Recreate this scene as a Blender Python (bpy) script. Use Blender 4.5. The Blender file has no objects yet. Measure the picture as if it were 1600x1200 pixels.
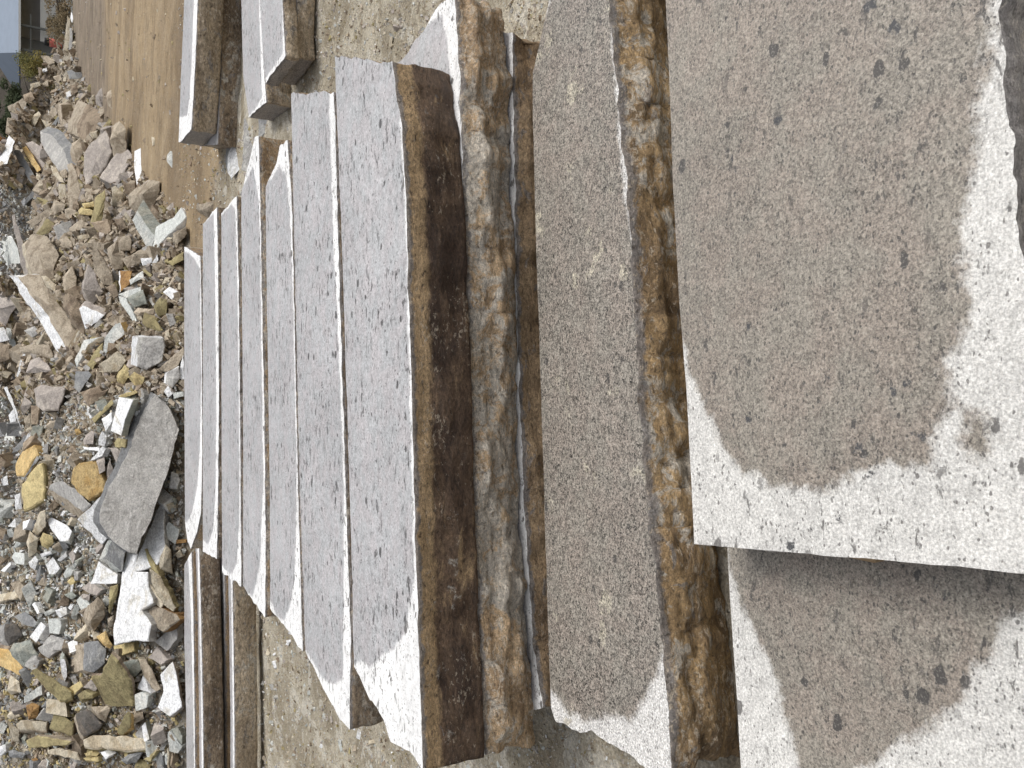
import bpy, bmesh, math, random
from mathutils import Vector, noise
from math import radians, tan, atan, sin, cos, pi

# ------------------------------------------------------------------ camera, sky, sun, exposure
SC = bpy.context.scene
COL = SC.collection
CAMZ, PITCH, FPX = 1.34, radians(31.57), 1245.0
FWD = Vector((0, cos(PITCH), -sin(PITCH)))
UPV = Vector((0, sin(PITCH), cos(PITCH)))
RGT = Vector((1, 0, 0))
EYE = Vector((0, 0, CAMZ))
cam = bpy.data.objects.new('camera', bpy.data.cameras.new('camera'))
COL.objects.link(cam)
from mathutils import Matrix
mx, my, mz = -UPV, RGT, -FWD            # the phone was held upright, the picture is stored on its side
cam.matrix_world = Matrix(((mx.x, my.x, mz.x, 0), (mx.y, my.y, mz.y, 0), (mx.z, my.z, mz.z, CAMZ), (0, 0, 0, 1)))
cam.data.sensor_width = 36
cam.data.lens = 36 * FPX / 1600
cam.data.clip_start, cam.data.clip_end = 0.05, 2000
SC.camera = cam

SUN_EL, SUN_AZ = radians(58), radians(88)   # azimuth from +Y towards +X: behind the stones, to the right
W = bpy.data.worlds.new('World'); SC.world = W; W.use_nodes = True
nt = W.node_tree
sky = nt.nodes.new('ShaderNodeTexSky'); sky.sky_type = 'NISHITA'; sky.sun_disc = False
sky.sun_elevation, sky.sun_rotation = SUN_EL, SUN_AZ
sky.air_density, sky.dust_density, sky.ozone_density = 1.0, 6.0, 1.0
hs = nt.nodes.new('ShaderNodeHueSaturation'); hs.inputs['Saturation'].default_value = 0.22
bg = nt.nodes['Background']; bg.inputs['Strength'].default_value = 0.145
nt.links.new(sky.outputs[0], hs.inputs['Color']); nt.links.new(hs.outputs[0], bg.inputs['Color'])
sl = bpy.data.lights.new('sun', 'SUN'); sl.energy = 0.95; sl.angle = radians(20); sl.color = (1, 0.965, 0.91)
so = bpy.data.objects.new('sun', sl); COL.objects.link(so)
sd = Vector((sin(SUN_AZ) * cos(SUN_EL), cos(SUN_AZ) * cos(SUN_EL), sin(SUN_EL)))
so.rotation_euler = sd.to_track_quat('Z', 'Y').to_euler(); so.location = sd * 30
SC.view_settings.view_transform = 'Standard'
SC.view_settings.look = 'None'
SC.view_settings.exposure = 0.0
SC.view_settings.gamma = 1.0

# ------------------------------------------------------------------ helpers
def ray(px, py):
    return FWD + (-UPV) * ((px - 800) / FPX) + RGT * ((600 - py) / FPX)
def on_h(px, py, h):                     # point on the level h metres below the eye
    d = ray(px, py)
    return EYE + d * (h / -d.z)
def on_plane(px, py, c, n):
    d = ray(px, py)
    return EYE + d * ((c - EYE).dot(n) / d.dot(n))
def fbm(p, oct=4):
    return noise.fractal(p, 1.0, 2.0, oct, noise_basis='PERLIN_NEW')
def tag(o, label=None, cat=None, group=None, kind=None):
    if label: o['label'] = label
    if cat: o['category'] = cat
    if group: o['group'] = group
    o['kind'] = kind or 'thing'
    return o
def link(name, me, mats, parent=None):
    o = bpy.data.objects.new(name, me); COL.objects.link(o)
    for m in mats: me.materials.append(m)
    if parent: o.parent = parent
    return o
def empty(name, loc):
    o = bpy.data.objects.new(name, None); COL.objects.link(o); o.location = loc
    o.empty_display_size = 0.2
    return o
def bm_obj(name, bm, mats, parent=None, smooth=False):
    me = bpy.data.meshes.new(name)
    bmesh.ops.recalc_face_normals(bm, faces=bm.faces)
    bm.to_mesh(me); bm.free()
    if smooth:
        for p in me.polygons: p.use_smooth = True
    return link(name, me, mats, parent)
def add_box(bm, c, s, rz=0, mat=0):
    r = bmesh.ops.create_cube(bm, size=1)
    M = Matrix.Translation(c) @ Matrix.Rotation(rz, 4, 'Z') @ Matrix.Diagonal((s[0], s[1], s[2], 1))
    bmesh.ops.transform(bm, matrix=M, verts=r['verts'])
    for v in r['verts']:
        for f in v.link_faces: f.material_index = mat
def pip(x, y, poly):
    c = False; j = len(poly) - 1
    for i in range(len(poly)):
        xi, yi = poly[i][0], poly[i][1]; xj, yj = poly[j][0], poly[j][1]
        if (yi > y) != (yj > y) and x < (xj - xi) * (y - yi) / (yj - yi) + xi: c = not c
        j = i
    return c
def sdist(x, y, poly):                   # signed distance, positive inside
    m = 1e9; j = len(poly) - 1
    for i in range(len(poly)):
        ax, ay, bx, by = poly[j][0], poly[j][1], poly[i][0], poly[i][1]
        dx, dy = bx - ax, by - ay
        t = max(0, min(1, ((x - ax) * dx + (y - ay) * dy) / max(1e-12, dx * dx + dy * dy)))
        m = min(m, math.hypot(x - ax - t * dx, y - ay - t * dy)); j = i
    return m if pip(x, y, poly) else -m
def resample(pts, n):
    L = [0]
    for a, b in zip(pts, pts[1:]): L.append(L[-1] + (b - a).length)
    out = []; k = 0
    for i in range(n + 1):
        s = L[-1] * i / n
        while k < len(pts) - 2 and s > L[k + 1]: k += 1
        t = (s - L[k]) / max(1e-9, L[k + 1] - L[k])
        out.append(pts[k].lerp(pts[k + 1], t))
    return out

# ------------------------------------------------------------------ materials
class NT:
    def __init__(s, name):
        s.m = bpy.data.materials.new(name); s.m.use_nodes = True
        s.t = s.m.node_tree; s.b = s.t.nodes['Principled BSDF']
    def n(s, typ, **kw):
        x = s.t.nodes.new(typ)
        for k, v in kw.items():
            if k.startswith('i_'):
                x.inputs[int(k[2:]) if k[2:].isdigit() else k[2:]].default_value = v
            else: setattr(x, k, v)
        return x
    def l(s, a, b): s.t.links.new(a, b)
    def sock(s, x): return x
    def math(s, op, a, b=None, c=None, clamp=False):
        x = s.n('ShaderNodeMath', operation=op); x.use_clamp = clamp
        for i, v in enumerate((a, b, c)):
            if v is None: continue
            if isinstance(v, (int, float)): x.inputs[i].default_value = v
            else: s.l(v, x.inputs[i])
        return x.outputs[0]
    def step(s, v, lo, hi):               # smoothstep lo->hi to 0..1
        x = s.n('ShaderNodeMapRange', interpolation_type='SMOOTHSTEP')
        x.inputs[1].default_value, x.inputs[2].default_value = lo, hi
        s.l(v, x.inputs[0]); return x.outputs[0]
    def lin(s, v, a, b, c, d):
        x = s.n('ShaderNodeMapRange')
        for i, k in enumerate((a, b, c, d)): x.inputs[i + 1].default_value = k
        s.l(v, x.inputs[0]); return x.outputs[0]
    def noise(s, vec, scale, detail=4, rough=0.55, dist=0.0):
        x = s.n('ShaderNodeTexNoise'); x.inputs['Scale'].default_value = scale
        x.inputs['Detail'].default_value = detail; x.inputs['Roughness'].default_value = rough
        x.inputs['Distortion'].default_value = dist
        s.l(vec, x.inputs['Vector']); return x.outputs['Fac']
    def vor(s, vec, scale):
        x = s.n('ShaderNodeTexVoronoi'); x.inputs['Scale'].default_value = scale
        s.l(vec, x.inputs['Vector']); return x.outputs['Distance'], x.outputs['Color']
    def mapv(s, vec, sc, loc=(0, 0, 0)):
        x = s.n('ShaderNodeMapping'); x.inputs['Scale'].default_value = sc; x.inputs['Location'].default_value = loc
        s.l(vec, x.inputs['Vector']); return x.outputs[0]
    def mix(s, f, a, b, blend='MIX'):
        x = s.n('ShaderNodeMix', data_type='RGBA', blend_type=blend)
        for v, i in ((f, 0), (a, 6), (b, 7)):
            if isinstance(v, (int, float)): x.inputs[i].default_value = v
            elif isinstance(v, tuple): x.inputs[i].default_value = (v + (1,))[:4]
            else: s.l(v, x.inputs[i])
        return x.outputs[2]
    def scale(s, col, f):                 # colour times a float socket
        c = s.n('ShaderNodeCombineColor')
        for i in range(3): s.l(f, c.inputs[i])
        return s.mix(1.0, col, c.outputs[0], 'MULTIPLY')
    def bump(s, h, strength=0.5, dist=0.01, base=None):
        x = s.n('ShaderNodeBump'); x.inputs['Strength'].default_value = strength; x.inputs['Distance'].default_value = dist
        s.l(h, x.inputs['Height'])
        if base is not None: s.l(base, x.inputs['Normal'])
        return x.outputs[0]
    def out(s, col, rough=0.8, normal=None, spec=0.5):
        for v, k in ((col, 'Base Color'), (rough, 'Roughness')):
            if isinstance(v, tuple): s.b.inputs[k].default_value = (v + (1,))[:4]
            elif isinstance(v, (int, float)): s.b.inputs[k].default_value = v
            else: s.l(v, s.b.inputs[k])
        s.b.inputs['Specular IOR Level'].default_value = spec
        if normal is not None: s.l(normal, s.b.inputs['Normal'])
        return s.m

def sawn_mat(name, wet, dry, spot=0.62, spot_scale=26, grain=0.35, wr=0.36, edge=0.05, yellow=0.0, soft=0.012, fine=260, pepper=0.0, cell=0.0, cs=430):
    k = NT(name)
    uv = k.n('ShaderNodeUVMap', uv_map='uv').outputs[0]
    wd = k.n('ShaderNodeAttribute', attribute_name='wetd').outputs['Fac']
    e = k.noise(uv, 24, 10, 0.74)
    e2 = k.noise(uv, 6, 3, 0.5)
    w = k.math('ADD', wd, k.math('MULTIPLY', k.math('SUBTRACT', e, 0.5), edge * 1.3))
    w = k.math('ADD', w, k.math('MULTIPLY', k.math('SUBTRACT', e2, 0.5), edge * 0.4))
    mask = k.step(w, -soft * 0.5, soft)
    g = k.noise(uv, fine, 4, 0.75)
    g2 = k.noise(uv, 42, 6, 0.7)
    g3 = k.noise(uv, 3.2, 4, 0.55)
    f = k.math('ADD', k.lin(g, 0.34, 0.66, 1 - grain, 1 + grain), k.lin(g2, 0.34, 0.66, -0.15, 0.15))
    f = k.math('ADD', f, k.lin(g3, 0.34, 0.66, -0.10, 0.10))
    if cell > 0:                          # crystal grain: every grain its own brightness
        _, c1 = k.vor(uv, cs); q1 = k.n('ShaderNodeSeparateColor'); k.l(c1, q1.inputs[0])
        _, c2 = k.vor(k.mapv(uv, (1, 1.2, 1), (3, 3, 0)), cs * 0.48); q2 = k.n('ShaderNodeSeparateColor'); k.l(c2, q2.inputs[0])
        gr = k.math('ADD', k.lin(q1.outputs[0], 0, 1, -cell, cell), k.lin(q2.outputs[0], 0, 1, -cell * 0.75, cell * 0.75))
        f = k.math('ADD', f, k.math('MULTIPLY', gr, k.lin(mask, 0, 1, 0.35, 1.0)))
    hue = k.step(k.noise(k.mapv(uv, (1, 1, 1), (11, 6, 0)), 13, 6, 0.65), 0.40, 0.60)
    wet = k.mix(hue, tuple(w_ * m_ for w_, m_ in zip(wet, (1.03, 0.99, 0.975))), tuple(w_ * m_ for w_, m_ in zip(wet, (0.985, 0.998, 0.985))))
    col = k.mix(mask, dry, wet)
    if yellow > 0:
        y = k.step(k.noise(k.mapv(uv, (1, 1, 1), (3.7, 1.2, 0)), 6.5, 7, 0.66), 0.66 - yellow * 0.04, 0.70 - yellow * 0.04)
        col = k.mix(k.math('MULTIPLY', y, 0.75), col, (0.43, 0.395, 0.31))
    col = k.scale(col, f)
    # dark clay flecks: larger blotches and small grains of varied size
    s1 = k.step(k.noise(k.mapv(uv, (0.62, 1.35, 1), (9, 4, 0)), spot_scale, 7, 0.68, 0.4), spot, spot + 0.05)
    wv = k.n('ShaderNodeVectorMath', operation='ADD'); k.l(uv, wv.inputs[0])
    nz_ = k.n('ShaderNodeTexNoise'); nz_.inputs['Scale'].default_value = 60; nz_.inputs['Detail'].default_value = 3; k.l(uv, nz_.inputs['Vector'])
    sc_ = k.n('ShaderNodeVectorMath', operation='SCALE'); k.l(nz_.outputs['Color'], sc_.inputs[0]); sc_.inputs['Scale'].default_value = 0.012; k.l(sc_.outputs[0], wv.inputs[1])
    uw = wv.outputs[0]
    vd, vc = k.vor(k.mapv(uw, (1, 1.6, 1)), 120)
    r = k.n('ShaderNodeSeparateColor'); k.l(vc, r.inputs[0])
    s2 = k.math('MULTIPLY', k.step(k.math('SUBTRACT', vd, k.math('MULTIPLY', r.outputs[1], 0.3)), 0.2, 0.05), k.math('GREATER_THAN', r.outputs[0], 0.78))
    vd3, vc3 = k.vor(k.mapv(uw, (1, 1.5, 1), (5, 5, 0)), 24)
    r3 = k.n('ShaderNodeSeparateColor'); k.l(vc3, r3.inputs[0])
    s3 = k.math('MULTIPLY', k.step(k.math('ADD', vd3, k.math('ADD', k.math('MULTIPLY', g2, 0.6), k.math('MULTIPLY', r3.outputs[1], -0.25))), 0.42, 0.36), k.math('GREATER_THAN', r3.outputs[0], 0.88))
    # flecks come in drifts
    drift = k.step(k.noise(uv, 5, 2, 0.5), 0.36, 0.62)
    s1 = k.math('MULTIPLY', s1, drift)
    sp = k.math('MAXIMUM', k.math('MAXIMUM', s1, k.math('MULTIPLY', s2, 0.9)), s3)
    dark = k.mix(mask, (0.13, 0.125, 0.12), (0.055, 0.052, 0.05))
    col = k.mix(k.math('MULTIPLY', sp, 0.92), col, dark)
    bl = k.n('ShaderNodeAttribute', attribute_name='blot').outputs['Fac']
    bl = k.step(k.math('ADD', bl, k.math('MULTIPLY', k.math('SUBTRACT', k.noise(uv, 75, 6, 0.7), 0.5), 0.034)), 0.0, 0.004)
    col = k.mix(k.math('MULTIPLY', bl, 0.95), col, (0.045, 0.048, 0.054))
    # pale shell fragments
    fl = k.step(k.noise(k.mapv(uv, (1, 1, 1), (1, 8, 0)), 210, 4, 0.7, 1.0), 0.62, 0.69)
    col = k.mix(k.math('MULTIPLY', fl, 0.4), col, (0.62, 0.58, 0.53))
    if pepper > 0:
        p1 = k.step(k.noise(k.mapv(uv, (1, 1, 1), (2, 3, 0)), 250, 3, 0.6), 0.52, 0.60)
        col = k.mix(k.math('MULTIPLY', p1, pepper), col, (0.10, 0.088, 0.076))
        p2 = k.step(k.noise(k.mapv(uv, (1, 1, 1), (7, 6, 0)), 260, 3, 0.6), 0.54, 0.62)
        col = k.mix(k.math('MULTIPLY', p2, pepper), col, (0.58, 0.54, 0.48))
    rough = k.math('ADD', k.lin(mask, 0, 1, 0.85, wr), k.lin(g2, 0.3, 0.7, -0.05, 0.05))
    h = k.math('ADD', k.math('MULTIPLY', g, 0.5), k.math('SUBTRACT', g2, sp))
    return k.out(col, rough, k.bump(h, 0.25, 0.004))

def cleft_mat(name, dark, mid, tan_, gray=(0.27, 0.255, 0.245), white=(0.62, 0.59, 0.53), g_amt=0.5, w_amt=0.35,
              tanband=0.0, dk=0.5, chip=0.02, aniso=3.2, ts=1.0):
    k = NT(name)
    uv = k.n('ShaderNodeUVMap', uv_map='uv').outputs[0]
    sx = k.n('ShaderNodeSeparateXYZ'); k.l(uv, sx.inputs[0])
    v = sx.outputs[1]
    uv = k.mapv(uv, (ts, ts, 1)) if ts != 1 else uv
    st = k.mapv(uv, (1, aniso, 1))
    n1 = k.noise(st, 7, 9, 0.66, 0.5)
    n2 = k.noise(k.mapv(uv, (1, aniso * 0.6, 1), (7, 2, 0)), 15, 10, 0.68, 0.6)
    n3 = k.noise(k.mapv(uv, (1, aniso * 0.45, 1), (1, 9, 0)), 15, 10, 0.72, 0.5)
    n4 = k.noise(k.mapv(uv, (1, 1.5, 1)), 85, 6, 0.78)
    low = k.noise(uv, 2.3, 3, 0.5)
    a = k.math('ADD', n1, k.math('MULTIPLY', k.math('SUBTRACT', low, 0.5), 0.7))
    col = k.mix(k.step(a, dk - 0.14, dk + 0.1), dark, mid)
    col = k.mix(k.step(a, dk + 0.08, dk + 0.28), col, tan_)
    if tanband > 0:
        b = k.math('ADD', v, k.math('MULTIPLY', k.math('SUBTRACT', n2, 0.5), 0.05))
        band = k.step(b, tanband + 0.006, tanband - 0.012)
        col = k.mix(k.math('MULTIPLY', band, 0.92), col, tan_)
    col = k.mix(k.math('MULTIPLY', k.step(n2, 0.62 - g_amt * 0.10, 0.67 - g_amt * 0.10), 0.75), col, gray)
    col = k.mix(k.math('MULTIPLY', k.step(k.math('ADD', n3, k.math('MULTIPLY', k.math('SUBTRACT', low, 0.5), 0.5)), 0.68 - w_amt * 0.12, 0.76 - w_amt * 0.12), 0.8), col, white)
    cb = k.math('ADD', v, k.math('MULTIPLY', k.math('SUBTRACT', k.noise(uv, 26, 5, 0.7), 0.5), 0.045))
    col = k.mix(k.math('MULTIPLY', k.step(cb, chip, chip * 0.5), 0.85), col, (0.25, 0.235, 0.23))
    n5 = k.noise(k.mapv(uv, (1, 2.0, 1), (4, 4, 0)), 55, 8, 0.72, 0.6)
    n6 = k.noise(k.mapv(uv, (1, 1.6, 1), (14, 4, 0)), 4.5, 5, 0.6)
    fle = k.step(k.math('ADD', n5, k.math('MULTIPLY', k.math('SUBTRACT', n6, 0.5), 0.55)), 0.625 - w_amt * 0.05, 0.665 - w_amt * 0.05)
    col = k.mix(k.math('MULTIPLY', fle, 0.75), col, tuple(0.45 * t + 0.55 * w_ for t, w_ in zip(tan_, white)))
    pit = k.step(k.noise(k.mapv(uv, (1, 1.8, 1), (24, 14, 0)), 48, 8, 0.72, 0.5), 0.57, 0.64)
    col = k.mix(k.math('MULTIPLY', pit, 0.7), col, tuple(0.6 * d for d in dark))
    f = k.math('ADD', k.lin(n4, 0.36, 0.64, 0.55, 1.5), k.lin(k.noise(uv, 330, 3, 0.7), 0.36, 0.64, -0.22, 0.22))
    col = k.scale(col, f)
    ter = k.math('DIVIDE', k.math('FLOOR', k.math('MULTIPLY', k.math('ADD', n1, k.math('MULTIPLY', n4, 0.12)), 13.0)), 13.0)
    col = k.scale(col, k.lin(k.math('FRACT', k.math('MULTIPLY', k.math('ADD', n1, k.math('MULTIPLY', n4, 0.12)), 13.0)), 0, 1, 0.82, 1.12))
    h = k.math('ADD', k.math('MULTIPLY', ter, 3.2), k.math('ADD', k.math('MULTIPLY', n4, 0.9), k.math('SUBTRACT', n2, pit)))
    return k.out(col, k.lin(n2, 0.3, 0.7, 0.5, 0.85), k.bump(h, 0.75, 0.02))

def rock_mat(name, c, c2, amt=0.5, rough=0.88):
    k = NT(name)
    tc = k.n('ShaderNodeTexCoord').outputs['Object']
    oi = k.n('ShaderNodeObjectInfo')
    ad = k.n('ShaderNodeVectorMath', operation='ADD'); k.l(tc, ad.inputs[0])
    cm = k.n('ShaderNodeCombineXYZ'); k.l(k.math('MULTIPLY', oi.outputs['Random'], 37.0), cm.inputs[0]); k.l(cm.outputs[0], ad.inputs[1])
    p = ad.outputs[0]
    n1 = k.noise(p, 5, 9, 0.68, 0.6); n2 = k.noise(p, 60, 5, 0.7); n3 = k.noise(p, 18, 6, 0.65)
    col = k.mix(k.step(n1, 0.56 - amt * 0.16, 0.66 - amt * 0.16), c, c2)
    f = k.math('ADD', k.lin(n2, 0.35, 0.65, 0.74, 1.26), k.lin(oi.outputs['Random'], 0, 1, -0.30, 0.14))
    f = k.math('ADD', f, k.lin(n3, 0.36, 0.64, -0.15, 0.15))
    col = k.scale(col, f)
    return k.out(col, rough, k.bump(k.math('ADD', n2, k.math('MULTIPLY', n3, 1.5)), 0.55, 0.012), 0.3)

def veined_mat(name):
    k = NT(name); tc = k.n('ShaderNodeTexCoord').outputs['Object']
    a = k.noise(tc, 3.2, 9, 0.7, 0.8); b = k.noise(tc, 11, 9, 0.72, 0.6); c = k.noise(tc, 70, 5, 0.75); v = k.noise(k.mapv(tc, (1, 1, 1), (5, 5, 5)), 5, 8, 0.66, 1.4)
    col = k.mix(k.step(a, 0.40, 0.60), (0.44, 0.42, 0.395), (0.62, 0.60, 0.57))
    col = k.mix(k.math('MULTIPLY', k.step(b, 0.54, 0.62), 0.7), col, (0.76, 0.74, 0.71))
    vein = k.step(k.math('ABSOLUTE', k.math('SUBTRACT', v, 0.5)), 0.022, 0.004)
    col = k.mix(k.math('MULTIPLY', vein, 0.75), col, (0.68, 0.66, 0.62))
    col = k.scale(col, k.lin(c, 0.36, 0.64, 0.72, 1.28))
    return k.out(col, 0.85, k.bump(k.math('ADD', k.math('MULTIPLY', a, 2.0), k.math('ADD', b, k.math('MULTIPLY', c, 0.4))), 1.0, 0.05), 0.3)

def plain(name, c, rough=0.7, amp=0.15, sc=8, spec=0.4):
    k = NT(name)
    tc = k.n('ShaderNodeTexCoord').outputs['Object']
    return k.out(k.scale(k.mix(0.0, c, c), k.lin(k.noise(tc, sc, 6, 0.65), 0.3, 0.7, 1 - amp, 1 + amp)), rough, None, spec)

# ------------------------------------------------------------------ ground, road and hill
def base_line():
    return [(-14, 6.1), (-6, 6.0), (-2.5, 6.0), (0.3, 6.2), (1.5, 8.1), (2.25, 10.4), (4.0, 14.5), (6.1, 19.3), (8.6, 25.0), (11.6, 29.5), (13.2, 32.0)]
BL = base_line()
HH = [1.95, 1.95, 1.8, 1.58, 1.54, 1.52, 1.5, 1.4, 0.95, 0.25, 0.05]
def heap_z(x, y):
    best = 1e9; sgn = -1; h = 0
    for (a, b, ha, hb) in zip(BL, BL[1:], HH, HH[1:]):
        dx, dy = b[0] - a[0], b[1] - a[1]
        t = max(0, min(1, ((x - a[0]) * dx + (y - a[1]) * dy) / (dx * dx + dy * dy)))
        qx, qy = x - a[0] - t * dx, y - a[1] - t * dy
        d = math.hypot(qx, qy)
        if d < best:
            best = d; h = ha + (hb - ha) * t
            sgn = 1 if dx * qy - dy * qx > 0 else -1
    d = best * sgn
    d += 0.25 * fbm(Vector((x * 0.5, y * 0.5, 3.1)), 3)
    if d <= 0: return -0.25
    z = h * math.tanh(d * 0.66 / max(h, 0.05))
    if d > 3.8: z -= (d - 3.8) * 0.35
    return z + 0.1 * fbm(Vector((x * 0.9, y * 0.9, 7.7)), 4) * min(1, d) - 0.03
def ground_z(x, y):
    z = 0.018 * fbm(Vector((x * 1.1, y * 1.1, 0.5)), 4) + 0.006 * fbm(Vector((x * 6, y * 6, 2.5)), 3)
    if y > 7 and x > 0.5:                  # tyre ruts running across the track
        z += 0.014 * fbm(Vector((x * 0.25 - y * 0.1, (y * 0.95 + x * 0.25) * 1.1, 4.0)), 4) * min(1, (y - 7) / 4)
    r = y - 27 - 0.12 * x
    if r > 0: z -= min(2.0, r * 0.085)
    return z

def nonuni(lo, hi, fine_lo, fine_hi, step, growth=1.16):
    v = []; x = fine_lo
    while x < fine_hi: v.append(x); x += step
    s = step
    while x < hi: v.append(x); s *= growth; x += s
    v.append(hi); x = fine_lo; s = step; pre = []
    while True:
        s *= growth; x -= s
        if x < lo: pre.append(lo); break
        pre.append(x)
    return pre[::-1] + v
def grid_mesh(name, xs, ys, fz, mats, kind=None):
    vs = [(x, y, fz(x, y)) for y in ys for x in xs]; n = len(xs)
    fs = [(j * n + i, j * n + i + 1, (j + 1) * n + i + 1, (j + 1) * n + i) for j in range(len(ys) - 1) for i in range(n - 1)]
    me = bpy.data.meshes.new(name); me.from_pydata(vs, [], fs)
    for p in me.polygons: p.use_smooth = True
    o = link(name, me, mats)
    if kind: o['kind'] = kind
    return o

def ground_mat():
    k = NT('yard_ground')
    tc = k.n('ShaderNodeTexCoord').outputs['Object']
    sx = k.n('ShaderNodeSeparateXYZ'); k.l(tc, sx.inputs[0])
    X, Y = sx.outputs[0], sx.outputs[1]
    a = k.noise(tc, 2.2, 8, 0.62); b = k.noise(tc, 14, 8, 0.68); c = k.noise(tc, 110, 4, 0.7)
    a2 = k.noise(k.mapv(tc, (1, 1, 1), (31, 7, 0)), 5.5, 9, 0.72, 0.7)
    mud = k.mix(k.step(a, 0.40, 0.60), (0.30, 0.26, 0.19), (0.47, 0.425, 0.335))
    mud = k.mix(k.math('MULTIPLY', k.step(b, 0.46, 0.36), 0.6), mud, (0.20, 0.165, 0.115))
    mud = k.mix(k.math('MULTIPLY', k.step(b, 0.58, 0.68), 0.8), mud, (0.56, 0.53, 0.46))
    mud = k.mix(k.math('MULTIPLY', k.step(a2, 0.53, 0.60), 0.7), mud, (0.60, 0.57, 0.50))
    mud = k.mix(k.math('MULTIPLY', k.step(a2, 0.46, 0.39), 0.7), mud, (0.22, 0.18, 0.12))
    st2 = k.n('ShaderNodeVectorRotate', rotation_type='Z_AXIS'); k.l(tc, st2.inputs['Vector']); st2.inputs['Angle'].default_value = radians(20)
    r1 = k.noise(k.mapv(st2.outputs[0], (0.35, 0.8, 1)), 0.8, 10, 0.72, 0.9); r2 = k.noise(k.mapv(st2.outputs[0], (0.55, 1.2, 1), (5, 1, 0)), 2.2, 10, 0.76, 0.8)
    road = k.mix(k.step(r1, 0.36, 0.62), (0.215, 0.155, 0.09), (0.385, 0.29, 0.175))
    road = k.mix(k.math('MULTIPLY', k.step(r2, 0.5, 0.68), 0.65), road, (0.15, 0.108, 0.062))
    road = k.mix(k.math('MULTIPLY', k.step(r2, 0.45, 0.32), 0.4), road, (0.43, 0.355, 0.25))
    road = k.mix(k.math('MULTIPLY', k.step(k.noise(tc, 7, 9, 0.75, 0.6), 0.53, 0.60), 0.6), road, (0.175, 0.125, 0.07))
    far = k.step(k.math('ADD', k.math('SUBTRACT', Y, k.math('MULTIPLY', X, 0.55)), k.math('MULTIPLY', k.noise(tc, 0.7, 4), 2.0)), 13.2, 15.2)
    road = k.mix(far, road, k.mix(k.step(r2, 0.4, 0.6), (0.15, 0.115, 0.08), (0.27, 0.215, 0.155)))
    q = k.math('ADD', Y, k.math('MULTIPLY', k.math('SUBTRACT', a, 0.5), 3.0))
    rm = k.math('MULTIPLY', k.step(q, 6.0, 7.0), k.step(X, 0.2, 1.2))
    col = k.mix(rm, mud, road)
    grass = k.step(k.math('ADD', k.math('SUBTRACT', Y, k.math('MULTIPLY', X, 0.2)), k.math('MULTIPLY', a, 6)), 28, 31)
    col = k.mix(grass, col, k.mix(k.step(b, 0.4, 0.6), (0.10, 0.085, 0.045), (0.19, 0.16, 0.075)))
    vd, vc = k.vor(tc, 46)
    rs = k.n('ShaderNodeSeparateColor'); k.l(vc, rs.inputs[0])
    peb = k.math('MULTIPLY', k.step(vd, 0.34, 0.24), k.math('GREATER_THAN', k.math('ADD', rs.outputs[0], k.math('MULTIPLY', k.math('SUBTRACT', b, 0.5), 1.2)), 0.78))
    col = k.mix(k.math('MULTIPLY', peb, 0.7), col, k.mix(rs.outputs[1], (0.26, 0.25, 0.22), (0.62, 0.59, 0.51)))
    col = k.scale(col, k.lin(c, 0.36, 0.64, 0.66, 1.34))
    h = k.math('ADD', k.math('MULTIPLY', c, 0.7), k.math('ADD', k.math('MULTIPLY', b, 1.8), k.math('MULTIPLY', peb, 0.7)))
    return k.out(col, k.lin(a, 0.35, 0.65, 0.6, 0.92), k.bump(h, 0.9, 0.012), 0.3)

xs = nonuni(-160, 160, -4.2, 4.6, 0.075); ys = nonuni(-12, 320, 0.4, 10.5, 0.075, 1.12)
grid_mesh('ground', xs, ys, ground_z, [ground_mat()], 'structure')

def hill_mat():
    k = NT('leaf_litter_slope')
    tc = k.n('ShaderNodeTexCoord').outputs['Object']
    a = k.noise(tc, 0.25, 6, 0.6); b = k.noise(tc, 2.2, 8, 0.7)
    col = k.mix(k.step(a, 0.42, 0.58), (0.045, 0.036, 0.028), (0.07, 0.058, 0.045))
    col = k.mix(k.step(b, 0.5, 0.62), col, (0.035, 0.034, 0.022))
    return k.out(col, 0.9, k.bump(b, 0.6, 0.2), 0.2)
def hill_z(x, y):
    lim = 14 + 0.30 * (y - 40)
    d = (y - 30) * 0.16 + 2.2 * fbm(Vector((x * 0.05, y * 0.05, 1)), 3)
    z = -3 + max(0, d)
    if x > lim - 8: z -= (x - lim + 8) * 0.45
    return z
grid_mesh('hill', [-110 + 3.2 * i for i in range(60)], [24 + 3.2 * i for i in range(50)], hill_z, [hill_mat()], 'structure')

# ------------------------------------------------------------------ long sawn slabs
M_SAWN = sawn_mat('sawn_damp_far', (0.45, 0.45, 0.465), (0.82, 0.82, 0.815), 0.555, 36, 0.14, 0.33, 0.035, 0, 0.010, 230, 0.0, 0.16, 260)
M_SAWN_D = sawn_mat('sawn_damp_grainy', (0.232, 0.21, 0.183), (0.70, 0.69, 0.675), 0.62, 34, 0.42, 0.45, 0.045, 1.5, 0.014, 220, 0.5, 0.62, 300)
M_SAWN_F = sawn_mat('sawn_damp_near', (0.25, 0.224, 0.192), (0.63, 0.62, 0.595), 0.575, 44, 0.34, 0.5, 0.06, 0.0, 0.014, 240, 0.22, 0.36, 430)
M_CL_A = cleft_mat('split_face_dark', (0.075, 0.045, 0.030), (0.17, 0.11, 0.07), (0.56, 0.395, 0.225), g_amt=-0.2, w_amt=0.3, tanband=0.055, dk=0.50, chip=0.016)
M_CL_B = cleft_mat('split_face_tan', (0.30, 0.20, 0.115), (0.52, 0.37, 0.225), (0.66, 0.49, 0.31), g_amt=0.1, w_amt=1.8, dk=0.38, chip=0.012, aniso=2.6)
M_CL_C = cleft_mat('split_face_brown', (0.22, 0.15, 0.09), (0.42, 0.295, 0.175), (0.55, 0.40, 0.245), g_amt=0.4, w_amt=0.1, dk=0.42, chip=0.014)
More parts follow.
